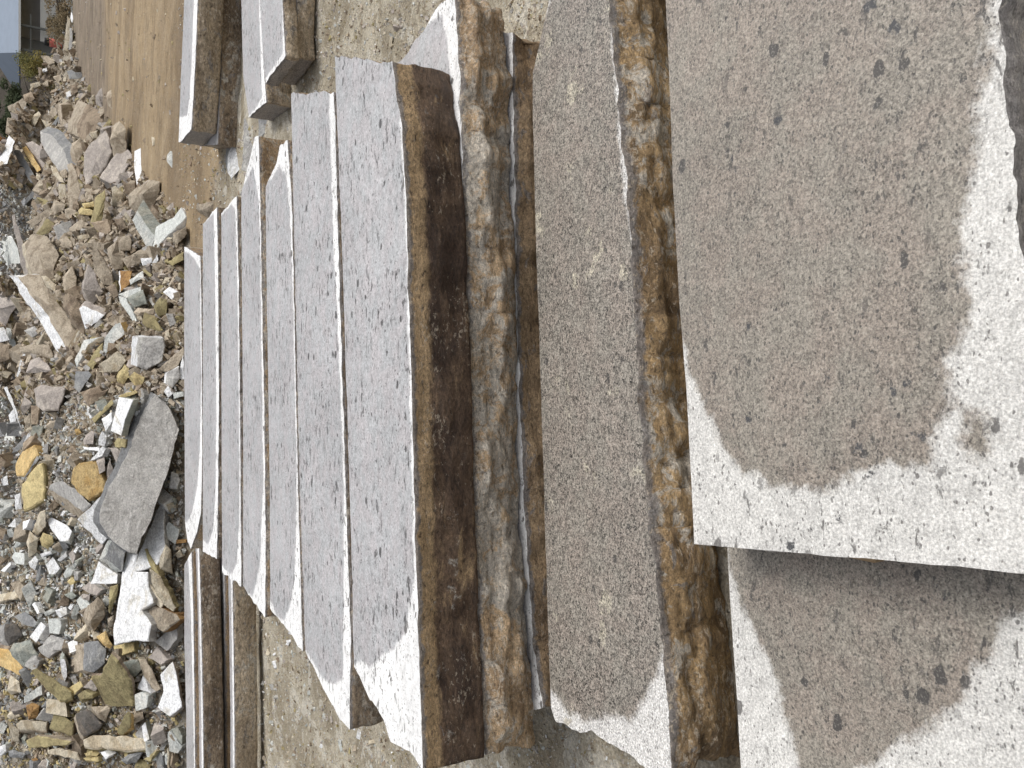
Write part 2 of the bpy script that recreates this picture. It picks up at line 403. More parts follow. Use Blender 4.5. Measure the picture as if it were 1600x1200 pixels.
M_CL_D = cleft_mat('split_face_flaked', (0.19, 0.125, 0.065), (0.42, 0.285, 0.145), (0.56, 0.40, 0.22), g_amt=0.55, w_amt=1.2, dk=0.46, chip=0.022, aniso=2.8)
M_CL_F = cleft_mat('split_face_grey', (0.30, 0.27, 0.25), (0.42, 0.385, 0.36), (0.50, 0.44, 0.37), gray=(0.40, 0.38, 0.37), g_amt=1.2, w_amt=0.4, dk=0.42, chip=0.02)
M_CL_R = cleft_mat('split_face_weathered', (0.27, 0.205, 0.135), (0.46, 0.37, 0.265), (0.58, 0.48, 0.355), g_amt=0.6, w_amt=0.8, dk=0.40, chip=0.01, ts=0.5)
M_CL_L = cleft_mat('split_face_brown_pale', (0.17, 0.125, 0.085), (0.34, 0.26, 0.18), (0.48, 0.385, 0.275), g_amt=0.4, w_amt=1.0, dk=0.48, chip=0.01, ts=0.5)

def slab(name, h, thick, back, front, left, right, ns, ntt, nz, mats, wet=None, amp=0.012, bulge=0.012, seed=0, endamp=0.012, edge=0.004, drop=0.0, wb=0.006, blots=()):
    """one sawn slab: four outlines on its top level, walls with a split, bulging surface"""
    P = lambda L: [on_h(x, y, h) for x, y in L]
    B, F, Lf, R = resample(P(back), ns), resample(P(front), ns), resample(P(left), ntt), resample(P(right), ntt)
    wetw = [tuple(on_h(x, y, h).xy) for x, y in wet] if wet else None
    top = {}
    for i in range(ns + 1):
        for j in range(ntt + 1):
            s, t = i / ns, j / ntt
            p = (1 - t) * B[i] + t * F[i] + (1 - s) * R[j] + s * Lf[j] \
                - ((1 - s) * (1 - t) * B[0] + s * (1 - t) * B[ns] + (1 - s) * t * F[0] + s * t * F[ns])
            ed = max(0, 1 - min(j / 1.0 if j < 1 else 9, (ntt - j) * 1.0))       # only the front row wobbles
            if j == ntt: p = p + Vector((0, -1, 0)) * edge * 2.0 * fbm(Vector((p.x * 14, seed, 1)), 4)
            if i in (0, ns): p = p + Vector((1, 0, 0)) * endamp * fbm(Vector((seed, p.y * 12, 5 + i)), 4)
            p = p + Vector((0, 0, 1)) * 0.0012 * fbm(Vector((p.x * 9, p.y * 9, seed)), 3)
            if drop and j == ntt: p.z -= drop * (0.5 + fbm(Vector((p.x * 20, seed, 3)), 3))
            top[i, j] = p
    idx = {}; vs = []; uvs = []; wd = []
    for i in range(ns + 1):
        for j in range(ntt + 1):
            idx[i, j] = len(vs); p = top[i, j]; vs.append(p); uvs.append((p.x + seed * 1.7, p.y + seed * 0.9))
            wd.append(sdist(p.x, p.y, wetw) + wb if wetw else 0.2)
    faces = []; fm = []; fuv = []
    for i in range(ns):
        for j in range(ntt):
            q = (idx[i, j], idx[i, j + 1], idx[i + 1, j + 1], idx[i + 1, j])
            faces.append(q); fm.append(0); fuv.append([uvs[a] for a in q])
    per = [(i, ntt) for i in range(ns + 1)] + [(ns, j) for j in range(ntt - 1, -1, -1)] + [(i, 0) for i in range(ns - 1, -1, -1)] + [(0, j) for j in range(1, ntt)]
    kind = [1] * (ns + 1) + [2] * ntt + [0] * ns + [2] * (ntt - 1)
    N = len(per); pd = [0]
    for a in range(N): pd.append(pd[-1] + (top[per[(a + 1) % N]] - top[per[a]]).length)
    rows = [[idx[q] for q in per]]
    cen = sum((top[q] for q in per), Vector()) / N
    for r in range(1, nz + 1):
        row = []
        for a in range(N):
            p0 = top[per[a]]
            tg = top[per[(a + 2) % N]] - top[per[a - 2]]
            on = Vector((-tg.y, tg.x, 0)); on.normalize()
            th = thick(pd[a] / max(1e-6, pd[ns])) if callable(thick) and a <= ns else (thick(0.5) if callable(thick) else thick)
            f = r / nz
            q = Vector((p0.x * 3.0, p0.y * 3.0, -f * th * 7 + seed * 3))
            q2 = Vector((p0.x * 13, p0.y * 13, -f * th * 30 + seed))
            am = amp * (1.0, 1.0, 0.6)[kind[a]] * (0.15 if kind[a] == 0 else 1)
            lam = fbm(Vector((p0.x * 1.7, p0.y * 1.7, -f * th * 38 + seed)), 1)     # ledges along the bed
            off = (bulge * min(1, min(a, ns - a) / 8.0) if kind[a] == 1 else 0) * sin(pi * f) + am * (1.5 * fbm(q, 3) + 0.8 * fbm(q2, 3) + 0.55 * lam) * min(1, f * 4)
            p = p0 + on * off; p.z = p0.z - th * f
            row.append(len(vs)); vs.append(p); wd.append(0)
        rows.append(row)
    for r in range(nz):
        for a in range(N):
            b = (a + 1) % N
            faces.append((rows[r][a], rows[r + 1][a], rows[r + 1][b], rows[r][b])); fm.append(2 if kind[a] == 2 and len(mats) > 2 else 1)
            t0 = (thick(0.5) if callable(thick) else thick)
            fuv.append([(pd[a] + seed * 2.3, t0 * r / nz), (pd[a] + seed * 2.3, t0 * (r + 1) / nz), (pd[a + 1] + seed * 2.3, t0 * (r + 1) / nz), (pd[a + 1] + seed * 2.3, t0 * r / nz)])
    faces.append(tuple(rows[nz])); fm.append(1); fuv.append([(0, 0)] * N)
    c0 = Vector((cen.x, cen.y, cen.z - (thick(0.5) if callable(thick) else thick)))
    me = bpy.data.meshes.new(name); me.from_pydata([v - c0 for v in vs], [], faces)
    ul = me.uv_layers.new(name='uv'); li = 0
    for fi, f in enumerate(faces):
        me.polygons[fi].material_index = fm[fi]
        for u in fuv[fi]: ul.data[li].uv = u; li += 1
    at = me.attributes.new('wetd', 'FLOAT', 'POINT'); at.data.foreach_set('value', wd)
    BW = [(on_h(x, y, h), (on_h(x, y + r_, h) - on_h(x, y, h)).length) for x, y, r_ in blots]
    bl = [max([r_ - math.hypot(v.x - q.x, v.y - q.y) for q, r_ in BW]) if BW and i < (ns + 1) * (ntt + 1) else -1.0 for i, v in enumerate(vs)]
    at = me.attributes.new('blot', 'FLOAT', 'POINT'); at.data.foreach_set('value', bl)
    bm = bmesh.new(); bm.from_mesh(me); bmesh.ops.recalc_face_normals(bm, faces=bm.faces); bm.to_mesh(me); bm.free()
    for p in me.polygons: p.use_smooth = p.material_index != 0
    o = link(name, me, mats); o.location = c0
    return o
def under(o, dz, sx=0.97, sy=0.93, label=None, loc=(0, 0)):
    c = o.copy(); COL.objects.link(c); c.location = o.location + Vector((loc[0], loc[1], dz)); c.scale = (sx, sy, 1)
    tag(c, label, 'stone slab', 'slabs in the hidden lower layers of the pack')
    return c

GP = 'sawn slabs packed side by side'
def straight(a, b): return [a, b]
H1, T1 = 0.83, 0.166
SA = slab('stone_slab', H1, T1 + 0.004, [(523, 86), (525, 145), (535, 400), (541, 600), (549, 850), (553, 1040)],
     [(612, 98), (628, 200), (634, 300), (638, 450), (643, 600), (648, 800), (654, 1000), (661, 1205)],
     [(553, 1040), (575, 1085), (600, 1125), (610, 1160), (640, 1172), (661, 1205)], [(523, 86), (560, 92), (612, 98)],
     260, 30, 18, [M_SAWN, M_CL_A, M_CL_A],
     [(480, 70), (612, 60), (612, 100), (622, 150), (628, 250), (632, 350), (636, 500), (640, 650), (644, 800), (646, 900), (638, 950), (630, 990), (618, 1010), (600, 1020), (578, 1040), (566, 1030), (540, 1040), (520, 850), (500, 400)],
     amp=0.006, bulge=0.004, seed=1)
tag(SA, 'topmost slab of three with a dark chocolate front and a broad white corner', 'stone slab', 'slabs stacked three high')
rows = [
 # back, front, left, right, wet, label, seed
 ([(455, 147), (458, 300), (462, 500), (466, 700), (473, 900), (477, 1017)], [(521, 143), (524, 200), (529, 400), (535, 600), (543, 850), (548, 1000), (546, 1142)],
  [(477, 1017), (500, 1065), (520, 1105), (546, 1142)], [(455, 147), (490, 145), (521, 143)],
  [(430, 120), (512, 120), (514, 180), (518, 300), (521, 400), (526, 480), (531, 600), (536, 750), (537, 900), (536, 1000), (535, 1060), (520, 1068), (505, 1060), (490, 1035), (470, 1000), (440, 900)],
  'grey slab with a white pointed left tip lying next behind the dark-fronted topmost slab', 2),
 ([(415, 292), (416, 400), (419, 600), (422, 800), (422, 950)], [(449, 219), (455, 300), (459, 450), (463, 650), (468, 850), (473, 1018)],
  [(422, 950), (450, 985), (473, 1018)], [(415, 292), (432, 255), (437, 228), (449, 219)],
  [(390, 300), (425, 280), (436, 262), (447, 275), (452, 330), (456, 420), (460, 600), (463, 750), (462, 850), (460, 900), (452, 950), (442, 968), (432, 960), (424, 940), (400, 900)],
  'grey slab with a white spear tip touching the brown broken end of a buried slab', 3),
 ([(377, 300), (378, 450), (380, 700), (380, 915)], [(404, 214), (407, 330), (409, 450), (413, 650), (415, 850), (414, 966)],
  [(380, 915), (396, 940), (414, 966)], [(377, 300), (390, 250), (398, 214), (404, 214)],
  [(360, 310), (384, 285), (395, 262), (400, 290), (405, 320), (406, 400), (409, 600), (411, 750), (406, 880), (400, 910), (394, 930), (386, 925), (365, 890)],
  'grey slab whose white tip reaches farthest towards the low slabs of the track', 4),
 ([(346, 334), (346, 600), (347, 895)], [(370, 306), (373, 450), (375, 650), (377, 915)],
  [(347, 895), (362, 905), (377, 915)], [(346, 334), (360, 316), (370, 306)],
  [(330, 350), (346, 338), (362, 320), (367, 330), (371, 450), (373, 650), (374, 800), (370, 880), (362, 895), (352, 890), (335, 860)],
  'narrow grey slab, third of the packed row counted from the rubble', 5),
 ([(317, 351), (317, 600), (317, 862)], [(339, 324), (341, 450), (342, 650), (339, 873)],
  [(317, 862), (339, 873)], [(317, 351), (330, 334), (339, 324)],
  [(300, 365), (317, 352), (334, 335), (336, 450), (338, 650), (336, 780), (332, 830), (325, 850), (320, 845), (305, 830)],
  'narrow grey slab, second of the packed row counted from the rubble', 6),
 ([(288, 385), (288, 600), (289, 815)], [(313, 400), (315, 500), (316, 700), (314, 800), (308, 830), (298, 858)],
  [(289, 815), (293, 845), (298, 858)], [(288, 385), (300, 392), (313, 400)],
  [(270, 380), (302, 402), (312, 420), (314, 600), (312, 700), (308, 760), (300, 800), (292, 815), (275, 800)],
  'grey slab with a broken dark end, farthest of the packed row beside the rubble', 7)]
for b, f, l, r, w, lab, sd_ in rows:
    o = slab('stone_slab', H1 + 0.003 * (sd_ % 3), T1, b, f, l, r, 130, 16, 8, [M_SAWN, M_CL_B if sd_ in (3, 4, 7) else M_CL_L, M_CL_C], w, amp=0.006, bulge=0.006, seed=sd_, edge=0.005)
    tag(o, lab, 'stone slab', GP)
    nb = [(x + 5, y * 0.94 + 600 * 0.06 + (30 if sd_ == 3 else 0)) for x, y in b]
    for m in (1, 2):
        under(o, -(T1 + 0.002) * m, 0.95 if sd_ < 4 else 0.98, 0.96, 'grey slab buried beneath the packed row of sawn slabs', (0.03 * m if sd_ < 5 else -0.02, 0.015))

GS = 'slabs stacked three high'
SB = slab('stone_slab', 1.003, lambda s: 0.15, [(600, 110), (606, 400), (612, 700), (640, 1150)],
     [(709, -12), (714, 40), (718, 120), (722, 250), (727, 400), (732, 600), (740, 800), (750, 1000), (757, 1178)],
     [(640, 1150), (757, 1178)], [(600, 110), (632, 90), (662, 45), (690, 5), (709, -12)],
     300, 26, 22, [M_SAWN, M_CL_B, M_CL_B],
     [(560, 100), (600, 90), (640, 60), (664, 45), (690, 25), (697, 60), (705, 160), (712, 240), (716, 300), (715, 500), (716, 800), (730, 1000), (738, 1160), (600, 1170)],
     amp=0.019, bulge=0.022, seed=11, edge=0.006)
tag(SB, 'slab with rugged tan and white front, sandwiched mid-way in the three-high stack', 'stone slab', GS)
SCb = slab('stone_slab', 1.158, 0.18, [(715, 60), (720, 500), (735, 1100)],
     [(800, 50), (802, 150), (806, 400), (811, 600), (820, 800), (833, 1000), (847, 1108)],
     [(735, 1100), (847, 1108)], [(715, 60), (800, 50)], 240, 12, 16, [M_SAWN, M_CL_C, M_CL_C],
     [(700, 40), (795, 55), (797, 400), (802, 600), (812, 800), (825, 1000), (835, 1090), (700, 1090)], amp=0.012, bulge=0.014, seed=12, edge=0.007)
tag(SCb, 'bottom slab of the three-high stack, only its white rim and brown front showing', 'stone slab', GS)
SD = slab('stone_slab', 1.15, 0.192, [(832, 115), (833, 200), (838, 400), (845, 600), (851, 800), (857, 1000), (861, 1105)],
     [(945, -120), (950, 0), (957, 60), (965, 160), (975, 250), (984, 350), (992, 500), (1000, 650), (1012, 800), (1030, 950), (1043, 1100), (1050, 1212)],
     [(861, 1105), (868, 1128), (900, 1142), (925, 1143), (960, 1165), (1000, 1195), (1050, 1212)], [(832, 115), (848, 45), (865, -30), (895, -100), (945, -120)],
     300, 60, 26, [M_SAWN_D, M_CL_D, M_CL_D],
     [(815, 130), (830, 100), (850, 30), (880, -60), (955, -130), (958, 0), (954, 60), (960, 120), (965, 200), (975, 300), (988, 380), (1004, 600), (1014, 750), (1026, 880), (1037, 960), (1036, 1010), (1026, 1050), (1012, 1075), (1000, 1100), (985, 1125), (970, 1120), (955, 1112), (930, 1122), (910, 1125), (885, 1110), (868, 1085), (840, 1060), (815, 600)],
     amp=0.016, bulge=0.030, seed=13, edge=0.006)
tag(SD, 'grainy brownish slab with flaked brown front, low between stack and nearest slabs', 'stone slab')
SE = slab('stone_slab', 1.062, 0.2, [(1085, -60), (1110, 400), (1137, 870), (1145, 1000), (1152, 1100), (1158, 1210), (1166, 1330)],
     [(1900, -200), (1900, 600), (1900, 1500)], [(1166, 1330), (1900, 1500)], [(1085, -60), (1900, -200)],
     130, 70, 8, [M_SAWN_F, M_CL_D, M_CL_D],
     [(1120, 780), (1134, 868), (1150, 920), (1180, 980), (1212, 1055), (1240, 1140), (1252, 1225), (1300, 1230), (1350, 1196), (1440, 1140), (1478, 1108), (1500, 1080), (1545, 1005), (1575, 960), (1640, 935), (1700, 850), (1400, 780)],
     amp=0.008, bulge=0.01, seed=14, blots=[(1478, 931, 9), (1300, 933, 5), (1302, 970, 4), (1270, 1073, 5), (1412, 1048, 5), (1163, 902, 5), (1525, 1172, 7), (1562, 1168, 8), (1380, 1075, 5), (1350, 1130, 6)])
tag(SE, 'pale slab with a brown damp patch, beneath the nearest slab and its spacers', 'stone slab', 'two nearest slabs')
SF = slab('stone_slab', 0.945, 0.085, [(1037, -60), (1045, 100), (1052, 300), (1062, 480), (1072, 600), (1079, 740), (1085, 850)],
     [(1556, -60), (1562, 0), (1570, 100), (1580, 200), (1589, 300), (1600, 420), (1625, 600), (1660, 903)],
     [(1085, 850), (1330, 871), (1600, 895), (1660, 903)], [(1037, -60), (1556, -60)],
     130, 90, 10, [M_SAWN_F, M_CL_F, M_SAWN_F],
     [(1000, -90), (1545, -90), (1541, 0), (1543, 60), (1530, 130), (1524, 220), (1510, 280), (1500, 400), (1506, 440), (1520, 470), (1512, 500), (1490, 540), (1480, 600), (1474, 640), (1450, 730), (1420, 722), (1385, 720), (1340, 738), (1285, 765), (1230, 757), (1165, 737), (1130, 705), (1090, 605), (1074, 560), (1060, 500), (1010, 480)],
     amp=0.008, bulge=0.006, seed=15, blots=[(1360, 8, 14), (1398, 42, 13), (1216, 188, 9), (1218, 165, 5), (1148, 265, 7), (1143, 250, 5), (1170, 512, 8), (1308, 810, 9), (1236, 856, 10), (1412, 598, 9), (1396, 612, 7), (1362, 742, 8), (1270, 826, 6), (1345, 700, 8), (1443, 685, 9), (1430, 672, 7), (1290, 590, 7), (1168, 655, 6), (1268, 700, 7), (1335, 705, 7)], endamp=0.002, edge=0.006)
tag(SF, 'big pale slab with a wide brown damp patch, raised on wooden spacers', 'stone slab', 'two nearest slabs')
# small damp spot on the white margin: a second stain in the same attribute
me = SF.data; spot = [tuple((on_h(1530 + 24 * cos(a) * (1.25 if cos(a) < 0 else 0.9), 685 + 30 * sin(a), 0.945) - SF.location).xy) for a in [i * pi / 8 for i in range(16)]]
vals = [0.0] * len(me.vertices); me.attributes['wetd'].data.foreach_get('value', vals)
for i, v in enumerate(me.vertices):
    if abs(v.co.x - spot[0][0]) < 0.2 and abs(v.co.y - spot[0][1]) < 0.2 and v.co.z > 0.06: vals[i] = max(vals[i], sdist(v.co.x, v.co.y, spot) + 0.004)
me.attributes['wetd'].data.foreach_set('value', vals)

# wooden spacers under the nearest slab
M_WOOD = None
def wood_mat():
    k = NT('raw_pine'); tc = k.n('ShaderNodeTexCoord').outputs['Object']
    g = k.noise(k.mapv(tc, (18, 1.2, 18)), 6, 5, 0.6, 0.6)
    return k.out(k.mix(k.step(g, 0.35, 0.65), (0.34, 0.235, 0.135), (0.47, 0.35, 0.22)), 0.8, k.bump(g, 0.3, 0.005), 0.3)
M_WOOD = wood_mat()
for px, py, lab, hh in ((1077, 805, 'pine spacer block peeping out at the pale corner of the nearest slab', 1.033),
                    (1056, 431, 'pine spacer block in the middle of the nearest slab\'s long edge', 1.033),
                    (1041, 65, 'pine spacer block beside the pale margin under the far right of the nearest slab', 1.033)):
    c = on_h(px, py, 1.033)
    bm = bmesh.new(); add_box(bm, (0, -0.19, 0), (0.034, 0.36, 0.028))
    bmesh.ops.bevel(bm, geom=bm.edges[:], offset=0.003, segments=1, affect='EDGES')
    o = bm_obj('wooden_spacer', bm, [M_WOOD]); o.location = c + Vector((0, 0, -0.026)); o.location.z = CAMZ - 1.0615 + 0.0142
    tag(o, lab, 'wood block', 'wooden spacers')

# stacks at the right edge of the track and at the left
def low(name, h, t, back, front, left, right, seed, lab, grp, mats=None, wet=None, amp=0.008, ns=110, bulge=0.006):
    o = slab(name, h, t, back, front, left, right, ns, 14, 9, mats or [M_SAWN, M_CL_R, M_CL_F], wet, amp=amp, bulge=bulge, seed=seed, edge=0.004)
    return tag(o, lab, 'stone slab', grp)
GR = 'slabs stacked beside the dirt track'
low('stone_slab', 1.03, 0.17, [(288, -120), (288, 0), (283, 115), (279, 222)], [(312, -120), (309, 0), (305, 100), (301, 170), (299, 202)], [(279, 222), (282, 222), (292, 210), (299, 202)], [(288, -120), (312, -120)], 21,
    'grey slab with white rim and weathered tan front, upper of two beside the dirt track', GR,
    wet=[(270, -140), (303, -140), (303, 0), (299, 100), (296, 150), (292, 180), (270, 185)])
low('stone_slab', 1.205, 0.145, [(318, -120), (314, 0), (312, 228)], [(346, -120), (346, 0), (344, 120), (340, 226)], [(312, 228), (340, 226)], [(318, -120), (346, -120)], 22,
    'brown-fronted slab carrying the weathered slab beside the dirt track', GR, mats=[M_SAWN, M_CL_L, M_CL_L])
low('stone_slab', 1.19, 0.15, [(377, -120), (377, 0), (380, 120), (389, 184)], [(410, -120), (410, 0), (411, 90), (416, 160)], [(389, 184), (400, 172), (416, 160)], [(377, -120), (410, -120)], 23,
    'grey slab with a dark pointed end behind the thin double slab of the track', GR, wet=[(360, -140), (404, -140), (404, 0), (408, 110), (408, 130), (410, 150), (400, 168), (389, 180), (360, 190)], amp=0.006)
low('stone_slab', 1.165, 0.073, [(406, -120), (406, 0), (411, 90), (415, 130)], [(441, -120), (441, 0), (444, 55), (446, 88)], [(415, 130), (430, 108), (446, 88)], [(406, -120), (441, -120)], 24,
    'smooth pale grey slab with a slanting dark end, upper of the two thin ones', GR, wet=[(390, -140), (440, -140), (441, 40), (442, 80), (438, 88), (413, 125), (390, 130)], amp=0.006)
low('stone_slab', 1.241, 0.10, [(426, -120), (426, 0), (434, 128)], [(463, -120), (463, 0), (462, 60), (463, 86)], [(434, 128), (450, 105), (463, 86)], [(426, -120), (463, -120)], 25,
    'thin slab with a pinkish brown front beneath the smooth pale grey one', GR, amp=0.006)
GL = 'slabs stacked at the foot of the stony heap'
low('stone_slab', 1.0, 0.165, [(288, 884), (288, 1000), (291, 1120), (292, 1320)], [(299, 862), (302, 960), (304, 1120), (306, 1320)], [(292, 1320), (306, 1320)], [(288, 884), (299, 862)], 31,
    'grey slab nearest the rubble in the low stack, highest of it', GL, mats=[M_SAWN, M_CL_C, M_CL_C], wet=[(270, 890), (294, 875), (298, 960), (302, 1120), (304, 1340), (270, 1340)], amp=0.004)
low('stone_slab', 1.17, 0.2, [(288, 884), (288, 1000), (291, 1120), (292, 1320)], [(302, 862), (306, 960), (308, 1120), (310, 1320)], [(292, 1320), (310, 1320)], [(288, 884), (302, 862)], 35,
    'buried slab beneath the highest one of the low stack', GL, mats=[M_SAWN, M_CL_C, M_CL_C], amp=0.004)
low('stone_slab', 1.028, 0.13, [(305, 855), (309, 960), (310, 1120), (312, 1320)], [(311, 855), (314, 960), (317, 1120), (319, 1320)], [(312, 1320), (319, 1320)], [(305, 855), (311, 855)], 32,
    'thick brown slab with pale scabs on its front in the middle of the low stack', GL, mats=[M_SAWN, M_CL_L, M_CL_L], wet=[(295, 850), (308, 850), (311, 960), (314.5, 1120), (316, 1340), (295, 1340)], amp=0.007)
low('stone_slab', 1.178, 0.18, [(342, 850), (343, 960), (345, 1120), (346, 1320)], [(351, 850), (351, 960), (352, 1120), (353, 1320)], [(346, 1320), (353, 1320)], [(342, 850), (351, 850)], 33,
    'thin dark brown slab edge wedged under the scabbed brown slab', GL, mats=[M_SAWN, M_CL_C, M_CL_C], amp=0.006)
low('stone_slab', 1.15, 0.145, [(356, 885), (358, 960), (360, 1120), (360, 1320)], [(363, 885), (364, 960), (366, 1120), (367, 1320)], [(360, 1320), (367, 1320)], [(356, 885), (363, 885)], 34,
    'smooth tan-brown slab, lowest and foremost of the low stack', GL, mats=[M_SAWN, M_CL_R, M_CL_R], wet=[(345, 880), (360, 880), (361.5, 960), (363.5, 1120), (364, 1340), (345, 1340)], amp=0.004)

# ------------------------------------------------------------------ the heap of waste stone
random.seed(5)
def heap_mat():
    k = NT('heap_grit')
    tc = k.n('ShaderNodeTexCoord').outputs['Object']
    a = k.noise(tc, 1.1, 6, 0.6); b = k.noise(tc, 9, 8, 0.7); c = k.noise(tc, 45, 5, 0.7)
    col = k.mix(k.step(a, 0.42, 0.58), (0.24, 0.19, 0.125), (0.29, 0.255, 0.20))
    col = k.mix(k.math('MULTIPLY', k.step(b, 0.52, 0.66), 0.75), col, (0.15, 0.115, 0.075))
    vd, vc = k.vor(tc, 26); rs = k.n('ShaderNodeSeparateColor'); k.l(vc, rs.inputs[0])
    col = k.mix(k.math('MULTIPLY', k.math('GREATER_THAN', rs.outputs[0], 0.62), 0.8), col, k.mix(rs.outputs[1], (0.25, 0.23, 0.20), (0.50, 0.46, 0.38)))
    col = k.scale(col, k.lin(c, 0.3, 0.7, 0.65, 1.3))
    h = k.math('ADD', k.math('MULTIPLY', b, 1.5), k.math('SUBTRACT', c, vd))
    return k.out(col, 0.92, k.bump(h, 0.8, 0.015), 0.2)
hx = [-13 + 0.16 * i for i in range(190)]; hy = [5.4 + 0.16 * i for i in range(150)]
heap = grid_mesh('gravel_heap', hx, hy, lambda x, y: heap_z(x, y) - 0.02, [heap_mat()])
tag(heap, 'heap of grit and quarry dust under the broken stones', 'gravel', None, 'stuff')

RC = {  # base colour, second colour, amount
 'white': ((0.80, 0.81, 0.82), (0.62, 0.60, 0.55), 0.15), 'pale': ((0.52, 0.54, 0.52), (0.66, 0.66, 0.62), 0.4),
 'cream': ((0.56, 0.50, 0.39), (0.43, 0.36, 0.255), 0.4), 'tan': ((0.44, 0.378, 0.295), (0.29, 0.24, 0.18), 0.5),
 'ochre': ((0.60, 0.44, 0.21), (0.50, 0.33, 0.13), 0.5), 'yellow': ((0.58, 0.48, 0.25), (0.46, 0.36, 0.18), 0.4),
 'olive': ((0.36, 0.31, 0.165), (0.27, 0.225, 0.12), 0.5), 'brown': ((0.33, 0.265, 0.195), (0.21, 0.16, 0.115), 0.5),
 'mauve': ((0.38, 0.34, 0.31), (0.50, 0.45, 0.40), 0.5), 'grey': ((0.40, 0.39, 0.375), (0.52, 0.51, 0.48), 0.45),
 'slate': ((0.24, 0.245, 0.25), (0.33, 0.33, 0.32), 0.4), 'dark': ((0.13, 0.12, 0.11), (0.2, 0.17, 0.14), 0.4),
 'green': ((0.33, 0.35, 0.315), (0.42, 0.42, 0.36), 0.5), 'rust': ((0.42, 0.25, 0.10), (0.30, 0.17, 0.07), 0.5)}
MR = {k: rock_mat('stone_' + k, *v) for k, v in RC.items()}
MR['vein'] = veined_mat('stone_veined')
WORD = {'vein': 'veined grey', 'white': 'white', 'pale': 'pale grey-green', 'cream': 'cream', 'tan': 'tan', 'ochre': 'ochre yellow', 'yellow': 'yellowish', 'olive': 'olive brown',
        'brown': 'brown', 'mauve': 'mauve grey', 'grey': 'grey', 'slate': 'slate grey', 'dark': 'blackish', 'green': 'greenish grey', 'rust': 'rusty orange'}
NRM = {'f': Vector((0, -0.80, 0.60)), 'u': Vector((0.05, -0.45, 0.89)), 'v': Vector((0.05, -0.97, 0.22)), 'l': Vector((-0.45, -0.62, 0.64)), 'r': Vector((0.45, -0.62, 0.64))}
ROCKS = []
OFF = {1: (0, 0), 2: (0, 200), 3: (0, 400), 4: (0, 600), 5: (0, 800), 6: (0, 975)}
def R(crop, pts, col, kind='chunk', n='f', t=0.0, side='', sh=None, L='', S='', lift=0.0):
    k = 300 / 1600; ox, oy = OFF[crop]
    v = [float(a) for a in pts.split()]
    poly = [(ox + v[i] * k, oy + v[i + 1] * k) for i in range(0, len(v), 2)]
    ROCKS.append(dict(p=poly, c=col, k=kind, n=n, t=t, s=side or col, sh=sh, L=L, S=S, lift=lift))
def area(p): return abs(sum(a[0] * b[1] - b[0] * a[1] for a, b in zip(p, p[1:] + p[:1]))) / 2
def cen(p): return (sum(a[0] for a in p) / len(p), sum(a[1] for a in p) / len(p))

# the far end, by the shed (photo's top left corner)
R(1, '560 130 590 160 588 240 585 330 562 420 535 400 545 280', 'cream', 'slab', 'v', .25, L='cream offcut slab on edge at the far tip of the heap', S='cream offcut on edge')
R(1, '595 95 612 150 600 190 585 150', 'white', 'shard', 'f', .1, L='tiny bright white point at the very tip of the heap')
R(1, '520 255 545 260 530 350 505 340', 'white', 'slab', 'f', .1)
R(1, '590 345 630 345 635 375 595 375', 'cream', 'block', 'f', .2)
R(1, '580 230 600 235 605 330 590 420 572 420', 'grey', 'slab', 'f', .2)
R(1, '725 860 800 905 880 960 865 1010 770 1140 735 1190 645 1130 640 1040 690 930', 'brown', 'boulder', 'f', .5, 'tan', (-14, -4), L='big square brown boulder with a pale left face where the heap meets the track', S='the square brown boulder')
R(1, '795 800 850 725 880 740 885 800 860 850 855 905 800 870', 'mauve', 'boulder', 'f', .3, L='rounded greyish stone standing farthest out on the dirt track')
R(1, '890 770 930 745 965 790 970 870 930 910 890 870', 'tan', 'boulder', 'f', .3)
R(1, '930 1060 1000 1010 1050 1070 1055 1200 1040 1330 950 1320 925 1200', 'tan', 'boulder', 'l', .35, L='rounded tan boulder with grey veins on the edge of the track', S='the rounded tan boulder')
R(1, '330 1095 430 1130 520 1240 580 1400 540 1500 480 1420 390 1280 335 1180', 'grey', 'slab', 'u', .25, 'slate', (14, -8), L='smooth grey wedge sawn flat with a darker slanting end', S='the grey wedge')
R(1, '60 890 190 820 220 850 210 900 80 930', 'tan', 'slab', 'f', .3, L='long tan slab poking out at the crest of the heap', S='the crest slab')
R(1, '250 700 330 680 340 715 260 745', 'cream', 'block', 'f', .2)
R(1, '310 660 390 610 420 640 330 690', 'brown', 'slab', 'f', .2)
R(1, '340 690 400 670 405 720 350 730', 'tan', 'block', 'f', .2)
R(1, '190 790 260 765 290 820 240 870 200 840', 'brown', 'chunk', 'f', .3)
R(1, '250 990 320 925 345 960 290 1050 250 1030', 'cream', 'chunk', 'f', .2)
R(1, '400 910 440 1000 410 1015', 'white', 'shard', 'f', .06)
R(1, '340 990 380 1010 420 1100 390 1080', 'cream', 'shard', 'f', .08)
R(1, '410 1090 430 1040 520 920 500 970 440 1090 415 1115', 'slate', 'slab', 'f', .1)
R(1, '345 810 390 850 400 870 360 870', 'cream', 'shard', 'f', .1)
R(1, '421 860 480 810 490 830 421 890', 'brown', 'slab', 'f', .15)
R(1, '585 710 640 700 650 770 600 790', 'brown', 'chunk', 'f', .2)
R(1, '555 590 600 580 620 630 680 600 690 640 640 660 580 660', 'slate', 'chunk', 'f', .2)
R(1, '350 580 385 560 395 590 360 605', 'white', 'chunk', 'f', .15)
R(1, '440 640 490 620 520 660 480 690', 'tan', 'chunk', 'f', .2)
R(1, '420 480 450 470 460 510 430 530', 'cream', 'chunk', 'f', .2)
R(1, '545 770 585 755 595 800 560 810', 'white', 'chunk', 'f', .15, L='round white stone in the distant middle of the heap')
